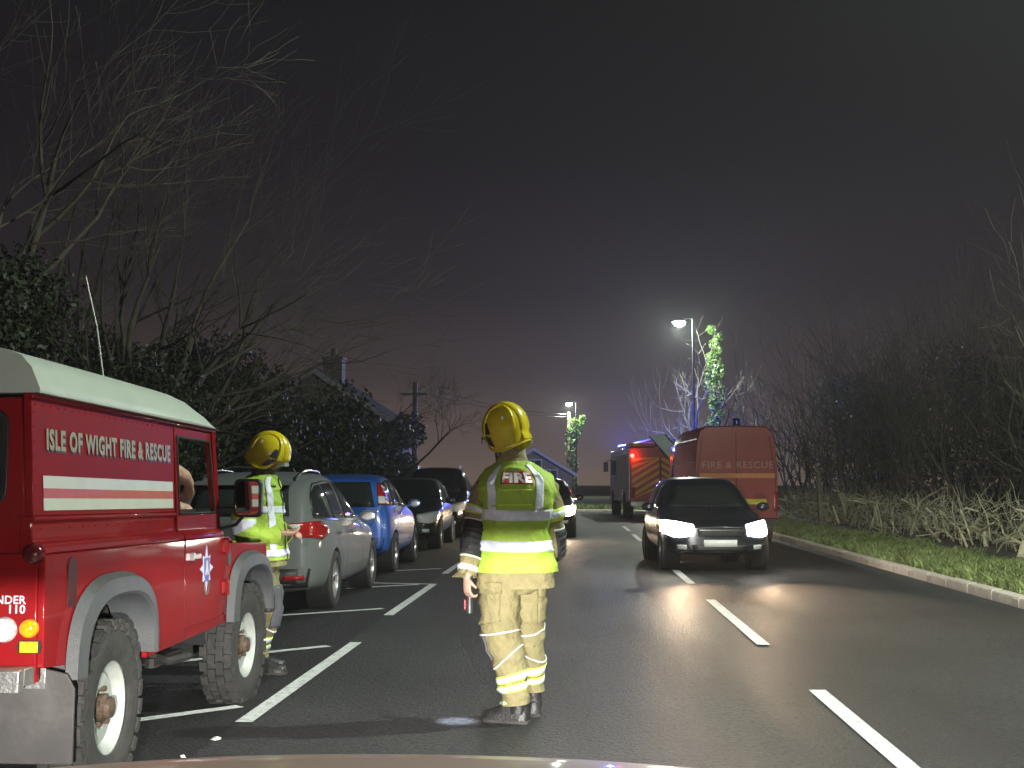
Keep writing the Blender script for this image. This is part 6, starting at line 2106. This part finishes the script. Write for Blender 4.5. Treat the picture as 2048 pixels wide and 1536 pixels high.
# ------------------------------------------------------------------ firefighter beside the vehicle wing, seen from the side, looking down
def firefighter_side():
    root = empty('person', (-2.34, 9.50, 0), 0)
    tag(root, 'firefighter in yellow helmet leaning by the vehicle wing and looking down at his hands', 'person')
    # local frame: faces +x; his right side is towards the camera (-y)
    RLg = Surf.limb([(-.02, -.07, .93), (-.015, -.085, .82), (.0, -.095, .68), (.055, -.10, .53), (.045, -.10, .42), (.012, -.10, .30), (-.005, -.10, .20), (-.008, -.10, .13)],
                    [(.135, .118), (.132, .118), (.122, .110), (.115, .104), (.108, .098), (.096, .09), (.088, .085), (.09, .086)], (1, 0, 0), e=.92, fold=.014, freq=7, seed=21)
    LLg = Surf.limb([(-.03, .09, .93), (-.03, .10, .82), (-.02, .11, .68), (.01, .12, .53), (-.02, .125, .42), (-.05, .13, .30), (-.07, .13, .20), (-.075, .13, .13)],
                    [(.13, .118), (.128, .116), (.118, .108), (.11, .10), (.104, .096), (.094, .088), (.086, .084), (.088, .085)], (1, 0, 0), e=.92, fold=.009, freq=8, seed=25)
    seat = Surf.vertical([(-.02, .01, .74, .10, .11, 0, .8), (-.02, .01, .82, .155, .185, 0, .8), (-.015, .01, .92, .16, .20, 0, .8), (-.01, .01, 1.0, .155, .20, 0, .8)], fold=.007, freq=7, seed=22)
    tr = B()
    RLg.patch(0, 1, g=tr, nt=44, na=34); LLg.patch(0, 1, g=tr, nt=44, na=34); seat.patch(0, 1, g=tr, nt=12, na=36, capb=True)
    tro = cloth(tr, 'trousers', KIT, root)
    for S in (RLg, LLg):
        for t0, t1 in ((.735, .775), (.825, .865)):
            cloth(S.patch(t0 - .014, t1 + .014, off=.004, nt=3, na=34), 'lime_band', TAPE_Y, tro, .003)
            cloth(S.patch(t0, t1, off=.0075, nt=3, na=34), 'reflective_band', TAPE, tro, .003)
        cloth(S.patch(.36, .66, -.95, .95, off=.013, nt=12, na=12, tf=lambda t, a: t - .03 * math.cos(a)), 'knee_pad', GREYPAD, tro, .01)
        cloth(S.patch(.385, .397, off=.008, nt=1, na=34, tf=lambda t, a: t - .055 * math.cos(a)), 'piping', PIPING, tro, .004)
        cloth(S.patch(.618, .630, off=.008, nt=1, na=34, tf=lambda t, a: t + .05 * math.cos(a)), 'piping', PIPING, tro, .004)
    J = Surf.vertical([(-.01, .0, .80, .178, .235, 0, .85), (-.01, .0, .88, .172, .228, 0, .85), (-.012, .0, 1.0, .162, .215, 0, .85), (-.02, 0, 1.13, .155, .212, 0, .85), (-.03, 0, 1.27, .15, .21, 0, .85),
                       (-.035, 0, 1.37, .135, .20, 0, .88), (-.03, 0, 1.44, .11, .165, 0, .92), (-.015, 0, 1.49, .088, .105, 0, 1), (.0, 0, 1.53, .078, .078, 0, 1), (.012, 0, 1.57, .07, .07, 0, 1)], fold=.008, freq=6, seed=29)
    jk = J.patch(0, 1, nt=56, na=52)
    RA = Surf.limb([(-.05, -.17, 1.41), (-.07, -.21, 1.34), (-.085, -.235, 1.24), (-.09, -.245, 1.13), (-.06, -.24, 1.04), (.02, -.205, 1.02), (.10, -.16, 1.035), (.145, -.13, 1.045)],
                   [(.08, .075), (.09, .082), (.086, .080), (.083, .078), (.084, .08), (.074, .07), (.066, .064), (.064, .062)], (1, 0, 0.2), fold=.009, freq=10, seed=23)
    LA = Surf.limb([(-.03, .17, 1.41), (-.04, .21, 1.34), (-.045, .235, 1.24), (-.04, .245, 1.13), (-.0, .23, 1.04), (.07, .17, 1.02), (.13, .10, 1.035), (.16, .06, 1.045)],
                   [(.08, .075), (.09, .082), (.086, .080), (.083, .078), (.084, .08), (.074, .07), (.066, .064), (.064, .062)], (1, 0, 0.2), fold=.009, freq=10, seed=24)
    RA.patch(0, 1, g=jk, nt=44, na=30); LA.patch(0, 1, g=jk, nt=44, na=30)
    jo = cloth(jk, 'jacket', KIT, root)
    # sleeves of the vest-coat are hi-vis down to the elbow
    for S in (RA, LA):
        cloth(S.patch(.05, .97, off=.006, nt=36, na=30), 'sleeve', VEST_M, jo, .003)
        cloth(S.patch(.40, .50, off=.012, nt=3, na=30), 'reflective_band', TAPE, jo, .003)
    V = Surf.vertical([(-.01, .0, .845, .186, .245, 0, .83), (-.012, 0, .95, .178, .235, 0, .83), (-.018, 0, 1.10, .170, .228, 0, .83), (-.03, 0, 1.25, .164, .224, 0, .83), (-.035, 0, 1.36, .150, .215, 0, .86), (-.03, 0, 1.44, .124, .18, 0, .92), (-.018, 0, 1.485, .10, .118, 0, .98)], fold=.015, freq=6, seed=29)
    vo = cloth(V.patch(0, 1, nt=56, na=60), 'vest', VEST_M, root, .004)
    cloth(V.patch(.06, .135, off=.005, nt=4, na=64), 'reflective_band', TAPE, vo, .002)
    cloth(V.patch(.44, .50, off=.005, nt=4, na=64), 'reflective_band', TAPE, vo, .002)
    for a0, a1 in ((-.98, -.62), (.62, .98)):
        cloth(V.patch(.135, .93, a0, a1, off=.0055, nt=24, na=6, tf=None), 'shoulder_strap', TAPE, vo, .002)
    cloth(V.patch(.73, .76, -.62, -.22, off=.007, nt=2, na=6), 'name_tab', M('dark_tab', (.03, .035, .05), .6), vo, .003)
    B().tube([V.p(.02 + .9 * k / 14, .06, .006) for k in range(15)], .005, 5).obj('zip', PAD, vo)
    b = B()
    Surf.vertical([(-.02, 0, .80, .10, .13, 0, 1), (-.015, 0, .95, .12, .165, 0, .9), (-.02, 0, 1.15, .115, .16, 0, .9), (-.03, 0, 1.36, .10, .16, 0, .9), (-.02, 0, 1.45, .07, .09, 0, 1), (.0, 0, 1.52, .06, .058, 0, 1), (.03, 0, 1.60, .058, .056, 0, 1)], fold=0).patch(0, 1, nt=28, na=22, capb=True, capt=True, g=b)
    for S, kk in ((RLg, .62), (LLg, .62), (RA, .5), (LA, .5)):
        Surf([(c, u, v, ru * kk, rv * kk, 1.0) for c, u, v, ru, rv, e in S.r], fold=0).patch(0, 1, nt=22, na=12, capb=True, capt=True, g=b)
    hf = Vector((.90, -.10, -.42))
    head_mesh(b, (.055, 0, 1.645), hf)
    b.tube([(.125, -.14, 1.042), (.165, -.118, 1.05)], [.031, .028], 12)
    add_hand(b, (.160, -.120, 1.05), (.9, .35, -.05), (.25, .35, .9), .55, -1, 1.05, .5)
    b.tube([(.145, .075, 1.042), (.175, .045, 1.05)], [.031, .028], 12)
    add_hand(b, (.172, .048, 1.045), (.85, -.45, .1), (.1, -.5, -.9), .6, -1, 1.05, .5)
    finish_body(b, root)
    helmet(root, (.040, 0, 1.665), hf, (.38, 0, 1), 1.0)
    boot(root, (-.005, -.10), (1, -.12), 1.05)
    boot(root, (-.075, .13), (1, .2), 1.05)
    return root
FF2 = firefighter_side()

# ------------------------------------------------------------------ driver in the red vehicle
def driver():
    root = empty('person', (0, 0, 0))
    root.matrix_world = UV.matrix_basis.copy()
    tag(root, 'driver inside the red vehicle with a bare forearm raised at the open window', 'person')
    b = B()
    Surf.vertical([(.40, 1.27, .84, .17, .13, 0, .9), (.40, 1.25, 1.0, .17, .12, 0, .9), (.40, 1.22, 1.2, .175, .115, 0, .9), (.40, 1.22, 1.38, .16, .09, 0, .9), (.40, 1.23, 1.45, .07, .06, 0, 1), (.40, 1.25, 1.52, .055, .055, 0, 1)], fold=0).patch(0, 1, nt=24, na=22, capb=True, capt=True, g=b)
    head_mesh(b, (.40, 1.27, 1.60), (0.1, 1, -.05))
    for s in (-1, 1):
        b.tube([(.40 + s * .09, 1.30, .88), (.40 + s * .11, 1.52, .93), (.40 + s * .11, 1.70, .90)], [.085, .078, .062], 12)
        b.tube([(.40 + s * .11, 1.70, .90), (.40 + s * .11, 1.76, .72), (.40 + s * .11, 1.80, .64)], [.062, .05, .045], 12)
    # right arm: elbow out at the sill; left arm reaching across to the top of the wheel
    b.tube([(.56, 1.24, 1.37), (.65, 1.31, 1.32), (.70, 1.40, 1.29)], [.060, .054, .052], 12)
    b.tube([(.70, 1.40, 1.29), (.705, 1.49, 1.285), (.68, 1.60, 1.265), (.62, 1.68, 1.24)], [.050, .048, .040, .030], 12)
    add_hand(b, (.62, 1.68, 1.24), (-.6, .6, .0), (-.2, .3, -.9), .6, 1, 1.0)
    b.tube([(.50, 1.22, 1.42), (.60, 1.32, 1.53), (.66, 1.44, 1.515)], [.06, .055, .048], 12)
    b.tube([(.66, 1.44, 1.515), (.675, 1.56, 1.49), (.67, 1.68, 1.45)], [.048, .042, .031], 12)
    add_hand(b, (.668, 1.69, 1.447), (-.25, .80, -.45), (-.6, -.4, -.6), .5, 1, 1.05)
    finish_body(b, root, .007)
    Jc = Surf.vertical([(.40, 1.27, .84, .195, .15, 0, .85), (.40, 1.25, 1.0, .195, .14, 0, .85), (.40, 1.22, 1.2, .20, .135, 0, .85), (.40, 1.22, 1.37, .185, .11, 0, .9), (.40, 1.23, 1.44, .10, .08, 0, 1), (.40, 1.24, 1.47, .075, .07, 0, 1)], fold=.006, freq=8, seed=31)
    cloth(Jc.patch(0, 1, nt=24, na=32), 'shirt', DARKCL, root)
    t = B()
    for s in (-1, 1):
        t.tube([(.40 + s * .09, 1.26, .88), (.40 + s * .11, 1.52, .93), (.40 + s * .11, 1.71, .90), (.40 + s * .11, 1.76, .74)], [.10, .09, .078, .06], 14)
    t.obj('trousers', DARKCL, root, smooth=True)
    h = B().ball((.40, 1.255, 1.645), (.085, .105, .09), 16, 10)
    h.obj('hair', HAIR_M, root, smooth=True)
    return root
driver()
# ================================================================== thin night mist
hz = B().span(-275, 275, -165, 435, -1.2, 13.4).obj('haze', bpy.data.materials.new('haze'))
hm = hz.data.materials[0]
hm.use_nodes = True
hm.node_tree.nodes.clear()
_o = hm.node_tree.nodes.new('ShaderNodeOutputMaterial')
_v = hm.node_tree.nodes.new('ShaderNodeVolumePrincipled')
_v.inputs['Color'].default_value = (.92, .92, .95, 1)
_v.inputs['Density'].default_value = 0.0010
_v.inputs['Anisotropy'].default_value = 0.35
hm.node_tree.links.new(_v.outputs[0], _o.inputs['Volume'])
tag(hz, 'thin night mist hanging over the road', 'haze', kind='stuff')
